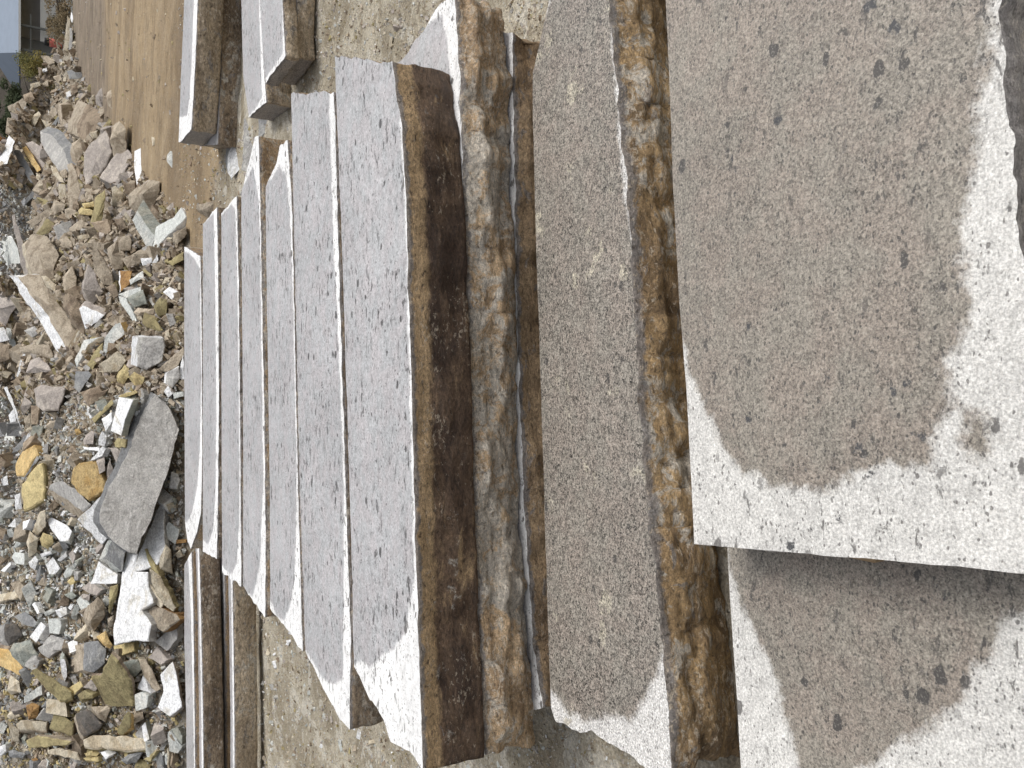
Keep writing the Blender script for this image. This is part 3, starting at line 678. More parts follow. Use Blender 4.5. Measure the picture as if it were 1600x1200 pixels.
# second crop
R(2, '0 240 75 60 125 110 60 300 -20 300', 'white', 'slab', 'f', .2, 'grey', L='white sawn slab tilted at the skyline of the heap', S='the skyline slab')
R(2, '110 190 160 180 250 330 310 440 260 460 190 340', 'slate', 'slab', 'f', .3, L='long slate grey slab leaning behind an ochre-edged one', S='the leaning slate slab')
R(2, '180 160 220 150 300 270 345 350 310 370 250 280', 'ochre', 'slab', 'f', .15, L='thin ochre slab edge between two dark stones', S='the thin ochre edge')
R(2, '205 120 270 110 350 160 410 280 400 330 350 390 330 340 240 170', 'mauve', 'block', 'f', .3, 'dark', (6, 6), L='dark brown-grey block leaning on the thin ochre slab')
R(2, '300 370 340 400 325 440 305 430', 'cream', 'shard', 'f', .1)
R(2, '210 590 390 370 425 410 250 600 200 655', 'slate', 'slab', 'f', .18, 'dark', (6, 2), L='straight slate grey bar lying aslant with a white chip at its foot', S='the slate bar')
R(2, '175 610 205 580 215 620 195 665', 'white', 'chunk', 'f', .08)
R(2, '370 580 470 460 480 520 410 620', 'tan', 'slab', 'f', .12)
R(2, '485 465 540 465 560 580 540 610 490 595', 'cream', 'slab', 'l', .1)
R(2, '420 310 470 330 540 460 500 450 440 380', 'cream', 'slab', 'f', .1)
R(2, '500 360 545 340 565 370 540 430 505 410', 'tan', 'chunk', 'f', .12)
R(2, '520 270 555 265 555 320 530 330', 'cream', 'chunk', 'f', .1)
R(2, '560 300 600 285 640 360 680 600 640 640 580 680 565 480', 'tan', 'slab', 'f', .12, 'mauve', L='tall tan slab with a greyish white foot in the middle of the heap', S='the tall tan slab')
R(2, '585 200 600 130 670 80 690 200 640 310 600 270', 'tan', 'chunk', 'f', .2)
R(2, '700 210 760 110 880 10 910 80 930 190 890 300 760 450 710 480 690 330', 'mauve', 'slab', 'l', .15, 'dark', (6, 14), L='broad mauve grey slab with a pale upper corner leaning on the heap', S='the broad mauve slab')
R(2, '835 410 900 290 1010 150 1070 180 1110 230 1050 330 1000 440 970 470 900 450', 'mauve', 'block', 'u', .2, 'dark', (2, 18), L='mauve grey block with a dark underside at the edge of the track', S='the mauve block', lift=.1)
R(2, '1120 190 1220 140 1225 200 1190 400 1140 480 1115 330', 'white', 'block', 'u', .15, 'mauve', (7, 3), L='upright white bar with a mauve grey side standing next to the dirt track', S='the white bar')
R(2, '930 500 960 480 1035 550 985 670 930 650', 'cream', 'chunk', 'l', .15, 'white')
R(2, '1065 560 1160 490 1240 425 1330 440 1330 520 1290 640 1250 720 1150 700 1080 660', 'tan', 'boulder', 'l', .3, 'mauve', L='large tan boulder with a dull grey belly lying on the track edge', S='the large tan boulder')
R(2, '1100 770 1140 690 1215 810 1290 900 1260 1010 1210 980 1150 870', 'pale', 'slab', 'u', .2, 'green', (10, -18), L='pale grey-green slab with a darker greenish slanting face', S='the grey-green slab')
R(2, '1300 820 1450 740 1510 660 1550 740 1450 850 1390 900 1310 1000 1270 990', 'pale', 'slab', 'u', .1, 'white', L='pale mossy slab spotted with dark crust near the packed row', S='the spotted pale slab')
R(2, '1260 1140 1310 1050 1320 1100 1280 1165', 'white', 'shard', 'f', .06)
R(2, '1170 1085 1270 1080 1265 1120 1190 1150', 'white', 'chunk', 'f', .1)
R(2, '1440 880 1550 820 1560 880 1480 970 1440 950', 'tan', 'chunk', 'f', .15)
R(2, '1390 1120 1530 1030 1530 1100 1440 1150', 'olive', 'slab', 'f', .12)
R(2, '210 970 270 890 400 900 490 1060 450 1180 440 1370 330 1310 240 1160 215 1050', 'tan', 'boulder', 'r', .25, 'cream', (-4, 0), L='biggest tan boulder, blunt and wide, left of the heap\'s middle', S='the biggest tan boulder')
R(2, '300 880 390 745 450 790 465 820 400 880 340 900', 'olive', 'chunk', 'f', .2, 'tan', (-5, 0), lift=.08)
R(2, '215 790 400 670 440 700 380 760 280 820', 'tan', 'slab', 'f', .12)
R(2, '420 680 450 590 550 640 530 690 460 720', 'tan', 'chunk', 'f', .12)
R(2, '535 680 600 650 640 690 580 760 545 740', 'tan', 'chunk', 'f', .12)
R(2, '680 630 780 610 790 660 700 670', 'yellow', 'block', 'f', .1)
R(2, '650 690 680 655 780 690 770 730 660 720', 'yellow', 'block', 'f', .1, lift=.04)
R(2, '790 580 870 520 880 580 830 870 800 900 750 800 780 680', 'olive', 'shard', 'l', .15, 'brown', L='olive brown dagger-shaped stone pointing down the middle of the heap', S='the dagger stone')
R(2, '740 530 840 505 850 530 790 555', 'tan', 'slab', 'f', .08)
R(2, '570 840 680 760 740 800 700 840 600 870', 'tan', 'slab', 'f', .12)
R(2, '640 900 770 880 775 910 690 935 650 930', 'cream', 'slab', 'f', .08)
R(2, '490 930 530 880 600 950 600 1000 540 1000', 'tan', 'chunk', 'f', .12)
R(2, '690 970 790 920 800 960 740 1000', 'tan', 'chunk', 'f', .1)
R(2, '980 910 1080 890 1100 940 1090 1020 1000 1030 975 960', 'tan', 'chunk', 'f', .15)
R(2, '890 1010 980 930 990 1030 1050 1060 1020 1180 960 1190 920 1130', 'tan', 'block', 'l', .15)
R(2, '95 730 120 710 200 990 250 1200 255 1330 220 1320 150 1000', 'mauve', 'slab', 'f', .08, 'cream', L='long narrow mauve board of stone beside a whitish block', S='the narrow stone board')
R(2, '10 940 50 905 110 920 150 1000 170 1130 60 1150 20 1050', 'pale', 'block', 'f', .2, 'white', (-3, -4), L='whitish grey block at the heap\'s skyline beside the narrow board')
R(2, '760 1010 810 1000 880 1110 930 1200 960 1320 870 1310 790 1200', 'tan', 'slab', 'f', .15, 'brown')
R(2, '1020 1090 1120 1040 1180 1010 1290 1050 1180 1120 1060 1170', 'tan', 'chunk', 'f', .15)
R(2, '740 780 900 760 930 860 860 900', 'brown', 'chunk', 'f', .1, lift=-.05)
R(2, '950 760 1020 750 1060 830 1000 860', 'brown', 'chunk', 'f', .1)
R(2, '1030 720 1050 700 1110 780 1090 800', 'cream', 'slab', 'f', .06)
R(2, '1390 230 1420 190 1470 210 1480 330 1430 330 1390 280', 'pale', 'chunk', 'f', .15, 'olive', L='lone whitish stone on the dirt track near the weathered slabs')
R(2, '1260 70 1300 85 1310 130 1270 150', 'cream', 'chunk', 'f', .08)
R(2, '1630 640 1840 600 1850 750 1740 760 1640 690', 'tan', 'boulder', 'l', .15, L='buff boulder lodged at the end of the packed row', S='the buff boulder')
# third
R(3, '155 165 335 155 370 200 480 380 690 690 590 820 400 500 200 230', 'tan', 'block', 'f', .2, 'white', (-17, 0), L='long block with a clean white sawn side and a rough buff face', S='the long white-sided block', lift=.15)
R(3, '525 330 575 310 640 350 720 500 700 660 600 560 530 430', 'brown', 'chunk', 'f', .2)
R(3, '660 440 690 415 840 480 870 495 750 600 710 610', 'white', 'chunk', 'l', .15, 'mauve', (5, -8), L='triangular white stone with brown stains right of the long block')
R(3, '680 230 730 60 800 150 860 300 760 420 700 350', 'mauve', 'chunk', 'l', .2, 'tan')
R(3, '520 180 600 80 640 190 650 310 540 310', 'tan', 'chunk', 'f', .15)
R(3, '450 170 490 125 510 180 480 215', 'cream', 'chunk', 'f', .08)
R(3, '980 320 1150 260 1270 240 1190 290 1050 350', 'pale', 'shard', 'u', .06)
R(3, '985 330 1050 350 1140 540 1110 550 1000 390', 'pale', 'shard', 'u', .06, L='pale crooked sliver leaning like a leg in the gravel')
R(3, '1075 200 1190 125 1200 180 1090 240', 'pale', 'chunk', 'f', .1)
R(3, '1000 125 1100 125 1080 240 1005 300', 'rust', 'slab', 'f', .1, 'white', (-2, 0), L='small rust-streaked white tile among the tan stones')
R(3, '1055 350 1190 280 1230 400 1120 430', 'green', 'chunk', 'f', .15)
R(3, '1355 300 1410 255 1485 300 1430 365', 'white', 'chunk', 'u', .1, L='white stone with brown holes next to the packed row', S='the holed white stone')
R(3, '1280 420 1330 345 1395 360 1390 490 1330 510 1290 470', 'olive', 'block', 'l', .12, 'tan')
R(3, '1475 235 1505 220 1510 280 1480 280', 'cream', 'chunk', 'f', .06)
R(3, '1110 470 1150 430 1290 440 1280 490 1150 500', 'tan', 'chunk', 'f', .12)
R(3, '1180 560 1200 470 1290 500 1360 620 1330 630 1230 600', 'olive', 'block', 'f', .12, 'tan')
R(3, '870 680 960 570 1000 555 1040 650 960 710 880 815 860 790', 'pale', 'slab', 'l', .12, 'ochre', (12, -2), L='pale fan-shaped slab with an ochre flank above a square grey block', S='the fan-shaped slab')
R(3, '1150 680 1370 680 1385 740 1360 880 1230 950 1140 920', 'grey', 'block', 'f', .25, 'white', (-10, -3), L='squarish grey block with one white side next to the packed row', S='the square grey block', lift=.1)
R(3, '830 900 980 790 1060 870 980 970 870 970', 'cream', 'block', 'f', .15, 'ochre')
R(3, '970 1000 1040 900 1080 940 1070 1010 1030 1070 975 1050', 'yellow', 'chunk', 'l', .12)
R(3, '1065 1010 1120 965 1210 1010 1190 1070 1130 1090', 'yellow', 'block', 'f', .12, 'olive')
R(3, '720 930 790 790 860 720 855 800 770 960', 'olive', 'slab', 'f', .1, 'ochre')
R(3, '620 870 700 700 850 670 730 740 640 930', 'pale', 'slab', 'u', .08, 'white')
R(3, '630 960 740 960 765 990 660 1140 620 1100', 'slate', 'slab', 'f', .1)
R(3, '160 760 270 735 410 740 450 830 430 860 300 820 170 800', 'tan', 'slab', 'f', .12, L='slender tan bar lying across the foot of the long white-sided block')
R(3, '30 920 140 860 170 830 80 960', 'tan', 'chunk', 'f', .1)
R(3, '135 1000 190 820 215 815 200 880 150 1010', 'white', 'slab', 'f', .08)
R(3, '215 980 250 870 330 840 420 930 430 960', 'mauve', 'chunk', 'f', .15)
R(3, '-20 600 30 590 80 700 0 720', 'white', 'chunk', 'f', .15)
R(3, '50 595 90 605 150 790 150 820 95 820', 'pale', 'slab', 'f', .1)
R(3, '-20 290 110 320 170 400 80 500 50 590 -20 560', 'mauve', 'boulder', 'f', .3, 'tan', L='dull grey-brown boulder on the heap crest left of the long white-sided block', S='the crest boulder')
R(3, '200 620 290 585 330 640 270 680', 'grey', 'chunk', 'f', .12)
R(3, '280 1110 350 1070 520 1090 545 1110 520 1200 490 1280 370 1290 300 1250', 'mauve', 'boulder', 'f', .25, 'dark', (6, 3), L='blocky grey-tan boulder with a dark flank in the left of the heap', S='the blocky grey-tan boulder')
R(3, '-20 720 80 740 80 860 -20 900', 'brown', 'chunk', 'f', .2)
R(3, '1310 950 1530 760 1535 830 1480 920 1380 970', 'tan', 'slab', 'f', .12)
R(3, '1390 970 1490 920 1500 1020 1440 1100 1380 1060', 'grey', 'chunk', 'l', .12, 'white', (-3, 0))
R(3, '1480 1020 1520 850 1530 800 1535 1030', 'white', 'shard', 'f', .06)
R(3, '1365 1130 1400 1080 1450 1140 1400 1180', 'white', 'shard', 'f', .06)
R(3, '1440 1140 1530 1130 1530 1170 1450 1190', 'pale', 'shard', 'f', .06)
R(3, '340 170 380 165 470 240 460 300 390 260', 'cream', 'chunk', 'f', .15)
R(3, '450 290 500 280 530 350 490 380', 'tan', 'chunk', 'f', .12)
R(3, '880 260 960 230 990 330 950 350', 'brown', 'chunk', 'f', .12)
# fourth
R(4, '1310 75 1380 150 1440 270 1500 380 1490 470 1430 650 1370 830 1240 1200 1140 1412 1040 1380 870 1260 835 1170 870 1010 910 900 980 740 1050 600 1120 400 1220 200', 'vein', 'slab', 'u', .07, 'slate', (-11, -3),
  L='long rough grey slab with a veined face resting on a white sheet of stone', S='the long rough grey slab', lift=.22)
R(4, '670 70 830 10 850 60 910 40 850 110 740 190 700 130', 'brown', 'block', 'f', .15, 'tan')
R(4, '920 390 990 110 1110 130 1040 300 1010 430', 'white', 'block', 'u', .12, 'green', (10, 0), L='clean white oblong block with a grey end beside the long rough slab', S='the white oblong block', lift=.12)
R(4, '845 290 930 230 935 310 880 400', 'white', 'chunk', 'u', .08)
R(4, '820 460 850 390 890 440 870 520 820 510', 'white', 'shard', 'u', .08)
R(4, '690 520 830 530 820 560 700 540', 'white', 'shard', 'u', .05)
R(4, '750 640 850 520 880 540 850 600', 'white', 'shard', 'u', .05)
R(4, '600 700 650 660 790 640 820 740 890 890 730 980 640 900 580 830', 'ochre', 'slab', 'u', .07, L='ochre yellow tile with a ragged outline lying flat on the gravel', S='the ragged ochre tile', lift=.08)
R(4, '400 870 420 830 500 800 620 860 760 1000 690 1060 560 960', 'grey', 'block', 'u', .18, 'tan', (-2, 16), L='grey-topped block with an earthy side just below the ragged ochre tile', S='the grey-topped block')
R(4, '130 680 180 560 280 500 310 590 190 770 130 770', 'ochre', 'slab', 'u', .08, L='ochre slab propped against a dark edge, upper of two leaning together', S='the propped ochre slab')
R(4, '185 800 310 600 330 620 200 800', 'slate', 'shard', 'f', .06)
R(4, '180 830 300 670 360 650 375 760 370 960 290 1010 190 1055 175 900', 'yellow', 'slab', 'l', .08, 'olive', (5, 2), L='pale yellow slab leaning below the propped ochre slab', S='the pale yellow slab', lift=.08)
R(4, '95 580 200 430 260 430 150 560', 'slate', 'slab', 'f', .1)
R(4, '215 380 260 345 270 380 220 400', 'cream', 'chunk', 'f', .06)
R(4, '250 180 330 185 310 340 260 340', 'brown', 'block', 'f', .12, 'dark', (8, 0))
R(4, '195 300 250 240 260 330 230 390', 'tan', 'chunk', 'f', .12)
R(4, '165 210 200 100 270 160 200 260', 'mauve', 'chunk', 'f', .12)
R(4, '30 30 60 20 130 200 180 380 160 330', 'white', 'slab', 'f', .06)
R(4, '70 260 115 205 135 300 130 350 90 340', 'white', 'block', 'f', .08)
R(4, '370 360 420 310 510 290 440 370', 'tan', 'chunk', 'f', .1)
R(4, '760 290 930 130 950 160 790 330', 'olive', 'slab', 'f', .08, 'brown', L='thin olive bar pointing up at the white oblong block')
R(4, '985 100 1130 50 1150 70 1000 130', 'yellow', 'slab', 'f', .08)
R(4, '910 530 990 540 1020 580 980 680', 'mauve', 'shard', 'f', .08)
R(4, '950 490 970 450 1050 460 1040 530 960 530', 'olive', 'block', 'u', .08)
R(4, '800 640 870 600 880 720 830 750', 'mauve', 'chunk', 'f', .1)
R(4, '880 700 920 620 950 740 930 830 890 790', 'mauve', 'chunk', 'f', .1)
R(4, '690 470 760 390 790 400 780 500 700 510', 'mauve', 'chunk', 'f', .08)
R(4, '640 1130 845 930 895 980 850 1150 900 1280 850 1340', 'white', 'slab', 'u', .06, 'grey', L='white triangular corner of stone showing left of the long rough slab', S='the white corner')
R(4, '620 380 660 370 680 410 640 430', 'ochre', 'chunk', 'f', .06)
R(4, '360 590 430 590 420 650 380 650', 'tan', 'chunk', 'f', .06)
R(4, '120 930 170 910 185 1040 130 1050', 'white', 'chunk', 'f', .08)
R(4, '10 790 60 760 70 840 20 850', 'white', 'chunk', 'f', .08)
# fifth
R(5, '1010 520 1050 330 1140 350 1110 460 1130 500 1230 500 1230 620 1270 760 1175 820 1255 940 1230 1080 1100 1075 950 1115 940 990 1000 620', 'white', 'slab', 'u', .07, 'grey', L='big flat white slab with a notched edge lying on the heap\'s toe', S='the big white slab', lift=.06)
R(5, '1150 345 1330 -60 1370 -50 1365 130 1375 290 1310 440 1210 480 1110 500 1110 450', 'white', 'slab', 'u', .05, 'grey', L='white sheet of stone half covered by the long rough grey slab', S='the half covered white sheet', lift=.1)
R(5, '750 600 820 410 980 520 975 595 880 600', 'white', 'slab', 'u', .05, 'grey', L='white triangular slab pinned under a small grey paver')
R(5, '870 380 945 225 1050 320 1020 490', 'slate', 'block', 'u', .1, 'pale', (-9, 3), L='small square grey paver with a pale edge leaning on white slabs', S='the small grey paver', lift=.2)
R(5, '1200 310 1215 305 1300 460 1330 530 1310 560 1240 430', 'olive', 'slab', 'u', .05, lift=.14)
R(5, '1240 470 1330 540 1460 800 1440 840 1360 770 1260 600', 'cream', 'slab', 'u', .05, 'olive', L='long cream splinter lying over the notched white slab', S='the cream splinter', lift=.16)
R(5, '1205 600 1250 600 1360 770 1340 810 1250 720', 'cream', 'slab', 'u', .04, 'tan', lift=.16)
R(5, '1175 820 1280 780 1460 850 1490 900 1350 1005 1290 960 1230 900', 'tan', 'slab', 'u', .08, 'rust', L='orange-brown flat stone with a sandy grain beside the notched white slab', S='the sandy orange stone', lift=.12)
R(5, '1285 1080 1470 930 1475 1060 1390 1160', 'grey', 'slab', 'u', .06, L='smooth grey triangle of stone next to the low stack')
R(5, '1330 380 1380 270 1430 320 1440 520 1330 480', 'cream', 'chunk', 'l', .12, 'tan')
R(5, '1455 350 1500 310 1525 370 1480 385', 'cream', 'chunk', 'f', .06)
R(5, '1465 235 1550 235 1550 255 1470 265', 'rust', 'shard', 'u', .03)
R(5, '385 60 430 45 560 110 600 160 570 240 500 245 430 150', 'white', 'block', 'u', .15, 'pale', (5, 6), L='bluish white block on the open gravel left of the white corner', S='the bluish white block', lift=.06)
R(5, '330 230 360 170 440 200 450 260 400 310 350 280', 'yellow', 'block', 'l', .12, 'olive')
R(5, '270 170 330 0 380 -20 380 130 310 200', 'cream', 'slab', 'l', .12, 'tan')
R(5, '220 250 250 160 320 220 310 330 240 390', 'cream', 'chunk', 'l', .12, 'tan')
R(5, '235 420 290 365 320 400 290 485 250 460', 'white', 'chunk', 'u', .08, 'pale')
R(5, '380 440 440 375 500 470 460 520 410 520', 'white', 'block', 'u', .1, 'pale', (6, 0))
R(5, '330 350 420 325 430 350 350 380', 'white', 'chunk', 'u', .08, 'pale')
R(5, '95 380 120 335 200 345 200 440 130 430', 'pale', 'chunk', 'u', .08)
R(5, '5 490 85 415 90 440 40 500', 'white', 'slab', 'u', .06)
R(5, '475 400 550 325 560 370 500 415', 'white', 'chunk', 'u', .08, 'grey')
R(5, '525 520 560 460 610 490 590 530 545 555', 'pale', 'chunk', 'u', .06)
R(5, '590 400 625 395 640 440 615 475', 'pale', 'chunk', 'u', .06)
R(5, '555 580 600 540 625 580 600 620', 'yellow', 'chunk', 'u', .06)
R(5, '110 290 165 215 170 270 130 300', 'pale', 'chunk', 'u', .06)
R(5, '65 120 125 50 135 130', 'white', 'shard', 'u', .06)
R(5, '190 80 250 60 220 130 190 150', 'white', 'shard', 'u', .06)
R(5, '120 870 210 830 330 930 280 960 200 940', 'slate', 'slab', 'f', .1)
R(5, '245 1040 340 915 380 950 300 1090', 'white', 'block', 'u', .12, 'grey', (12, 3), L='white oblong offcut with a grey flank by the dark hollow block', S='the white oblong offcut')
R(5, '400 890 500 900 510 950 490 1020 410 1010', 'pale', 'slab', 'u', .08)
R(5, '40 930 150 930 190 1030 80 1110 40 1060', 'dark', 'block', 'v', .25, 'grey', (-8, 4), L='block with a black shaded face at the left edge', S='the shadow-faced block')  # near-black shade of the hollow is painted as the face colour
R(5, '690 880 730 780 820 700 870 760 880 860 780 1000 720 970', 'tan', 'boulder', 'l', .15, 'mauve', L='leaf-shaped brown stone left of the big flat white slab', S='the leaf-shaped brown stone')
R(5, '480 790 560 630 580 740 570 780', 'brown', 'chunk', 'f', .1)
R(5, '-20 690 125 655 150 710 -20 760', 'cream', 'slab', 'u', .04, L='short plank-like cream slab cut by the photo\'s left edge')
R(5, '455 820 550 790 560 850 500 885', 'white', 'chunk', 'u', .08, 'grey')
R(5, '360 840 430 805 455 830 380 870', 'pale', 'chunk', 'u', .06)
R(5, '265 770 290 750 330 840 310 850', 'white', 'shard', 'u', .05)
R(5, '800 1040 880 990 940 1110 920 1140 860 1110', 'ochre', 'chunk', 'l', .1, L='ochre chunk touching the lower tip of the big white slab')
R(5, '895 890 950 860 940 950 900 970', 'tan', 'chunk', 'f', .1)
R(5, '670 640 740 580 850 650 800 700 740 680', 'mauve', 'slab', 'u', .05, 'grey')
R(5, '920 620 985 600 980 680 920 850 905 830', 'olive', 'chunk', 'f', .1)
R(5, '670 700 700 680 750 690 745 740 690 730', 'mauve', 'chunk', 'f', .08)
R(5, '650 830 730 790 700 870', 'tan', 'chunk', 'f', .08)
R(5, '590 610 615 600 600 730 580 720', 'white', 'shard', 'f', .04)
R(5, '420 1020 560 1080 520 1150 380 1180 330 1140', 'grey', 'block', 'u', .12, 'slate')
R(5, '620 410 690 370 705 385 640 440', 'green', 'chunk', 'f', .06)
R(5, '530 690 600 660 640 700 600 730', 'green', 'shard', 'f', .04)
# sixth
R(6, '75 220 110 170 250 130 320 260 240 350 200 360 100 270', 'green', 'block', 'f', .2, L='eight-sided greenish grey block in the lower left of the heap', S='the greenish grey block')
R(6, '310 200 480 120 550 160 400 290 330 240', 'grey', 'block', 'u', .12, 'mauve')
R(6, '-20 200 60 220 210 400 160 440 -20 340', 'ochre', 'block', 'u', .12, 'brown', (6, -6), L='ochre bar with a brown flank running off the photo\'s left edge')
R(6, '700 160 830 135 885 210 885 330 790 400 700 380', 'slate', 'boulder', 'f', .3, 'tan', (-22, 6), L='dark round-faced boulder with a tan flank, largest near the notched white slab', S='the dark round-faced boulder', lift=.1)
R(6, '760 440 830 440 890 300 920 260 990 310 1080 480 1115 690 930 700 880 680 820 560', 'olive', 'slab', 'l', .08, 'brown', (5, -6), L='large olive-ochre pentagon of stone in the lower part of the heap', S='the olive pentagon', lift=.1)
R(6, '260 390 310 370 600 560 605 620 540 650 490 640', 'olive', 'slab', 'f', .15, 'yellow', (3, 4), L='long olive bar with a blunt pale end slanting across the heap', S='the slanting olive bar', lift=.06)
R(6, '575 530 660 475 690 520 610 600', 'yellow', 'block', 'u', .08, 'tan')
R(6, '640 590 700 550 770 590 770 620 680 665', 'olive', 'chunk', 'u', .08)
R(6, '945 180 1110 150 1115 230 1000 275 950 230', 'yellow', 'block', 'u', .1, 'olive')
R(6, '1010 320 1150 290 1180 380 1130 440 1070 440', 'green', 'chunk', 'f', .12)
R(6, '1160 290 1220 295 1350 540 1270 580 1220 480', 'tan', 'block', 'f', .12, 'cream', (-3, -3), L='brown-striped tan stone beside the white shield-shaped slab', S='the striped tan stone', lift=.05)
R(6, '1335 420 1440 310 1480 470 1515 690 1415 770 1310 690 1360 560', 'white', 'slab', 'u', .06, 'mauve', (4, 2), L='white shield-shaped slab next to the low stack', S='the white shield', lift=.08)
R(6, '1225 280 1310 190 1400 300 1340 345', 'mauve', 'slab', 'u', .08)
R(6, '1145 540 1190 430 1255 580', 'white', 'shard', 'u', .06)
R(6, '1120 590 1180 570 1235 600 1220 700 1130 730', 'pale', 'block', 'u', .1)
R(6, '1180 850 1210 820 1245 960 1200 985', 'white', 'block', 'u', .12, 'green', (9, -4), L='white-faced block with a grey-green side under the striped tan stone')
R(6, '975 880 1060 730 1090 740 1090 860 1010 930 975 910', 'olive', 'slab', 'l', .1, 'ochre', (5, 3))
R(6, '1100 830 1120 740 1190 730 1200 790 1110 840', 'tan', 'chunk', 'f', .1)
R(6, '630 750 730 700 860 830 830 870 700 940 660 870', 'dark', 'boulder', 'f', .15, 'tan', (-3, 6), L='blackish stone with a pale rusty crust below the olive pentagon', S='the crusted blackish stone', lift=.06)
R(6, '750 690 900 680 920 700 880 820 800 770', 'tan', 'chunk', 'f', .12, 'brown')
R(6, '690 960 740 930 860 925 1190 950 1210 990 1250 1000 1240 1040 1050 1060 700 1030', 'cream', 'slab', 'u', .1, 'olive', (9, 3), L='long pale buff log-like bar lying level at the bottom of the heap', S='the long buff bar', lift=.08)
R(6, '405 870 450 720 610 820 600 940', 'olive', 'slab', 'u', .08, 'brown', (5, 2), L='square olive tile left of the crusted blackish stone', S='the square olive tile', lift=.05)
R(6, '130 830 170 800 395 810 385 890 150 880', 'cream', 'slab', 'u', .08, 'tan', (2, 4), L='straight cream bar with square ends in the lower left of the heap', S='the straight cream bar')
R(6, '50 770 90 720 170 710 160 770 80 800', 'cream', 'chunk', 'u', .08)
R(6, '55 800 160 880 165 985 110 980', 'cream', 'slab', 'l', .08, 'tan')
R(6, '215 680 270 655 330 680 320 780 240 800', 'rust', 'chunk', 'f', .12, L='knobbly rusty brown lump above the straight cream bar')
R(6, '200 600 345 510 350 590 200 660', 'pale', 'slab', 'u', .06, 'mauve')
R(6, '60 560 90 430 160 480 180 570 90 590', 'cream', 'chunk', 'l', .12, 'mauve')
R(6, '210 970 300 930 590 980 560 1010 240 1040', 'olive', 'slab', 'u', .1, 'tan')
R(6, '385 1050 500 1035 640 1070 665 1140 400 1090', 'cream', 'slab', 'u', .08, 'tan', L='cream bar with rough edges left of the long buff bar\'s foot', S='the rough cream bar')
R(6, '700 1080 770 1050 780 1100 720 1110', 'yellow', 'chunk', 'u', .06)
R(6, '690 1120 820 1105 820 1150 720 1150', 'yellow', 'chunk', 'u', .06)
R(6, '70 1060 110 1045 225 1080 190 1120 80 1110', 'slate', 'chunk', 'f', .12, 'dark')
R(6, '-10 1020 45 1005 50 1060 -10 1110', 'white', 'chunk', 'u', .08)
R(6, '1010 1140 1060 1090 1200 1060 1140 1150 1060 1170', 'slate', 'chunk', 'f', .1, 'pale')
R(6, '835 1070 870 1060 910 1100 880 1130', 'white', 'chunk', 'u', .06)
R(6, '1395 920 1410 890 1520 1020 1480 1080 1410 1060', 'pale', 'slab', 'u', .05)
R(6, '1420 880 1480 860 1520 940 1515 1010', 'green', 'slab', 'u', .05)
R(6, '1190 1130 1300 1060 1250 1150', 'olive', 'shard', 'u', .05)
R(6, '1390 1040 1400 1035 1410 1200 1395 1200', 'cream', 'shard', 'u', .04)
R(6, '500 290 540 295 560 430 540 480 510 400', 'white', 'shard', 'f', .08, 'grey')
R(6, '610 960 650 935 690 1010 680 1050 610 1010', 'pale', 'chunk', 'u', .06)
R(6, '690 530 760 460 810 540 800 560', 'mauve', 'chunk', 'f', .08)
R(6, '260 1130 300 1110 320 1130 300 1160', 'rust', 'chunk', 'f', .06)
# low stones round the packed row
R(2, '2030 -80 2145 -80 2128 70 2101 213 2058 363 2010 352 2026 160', 'grey', 'slab', 'u', .06, L='thin grey strip of stone on the ground at the end of the packed row', S='the thin ground strip', lift=.03)
R(2, '1898 240 1936 117 2016 133 2016 330 1930 420 1898 373', 'white', 'slab', 'u', .07, 'slate', (-3, -9), L='white-faced offcut lying on the ground beside the thin ground strip', lift=.03)
R(2, '2150 -80 2235 -70 2225 40 2180 70 2150 60', 'slate', 'block', 'u', .1, 'pale', L='bluish grey stone tucked under the dark pointed slab end', lift=.03)

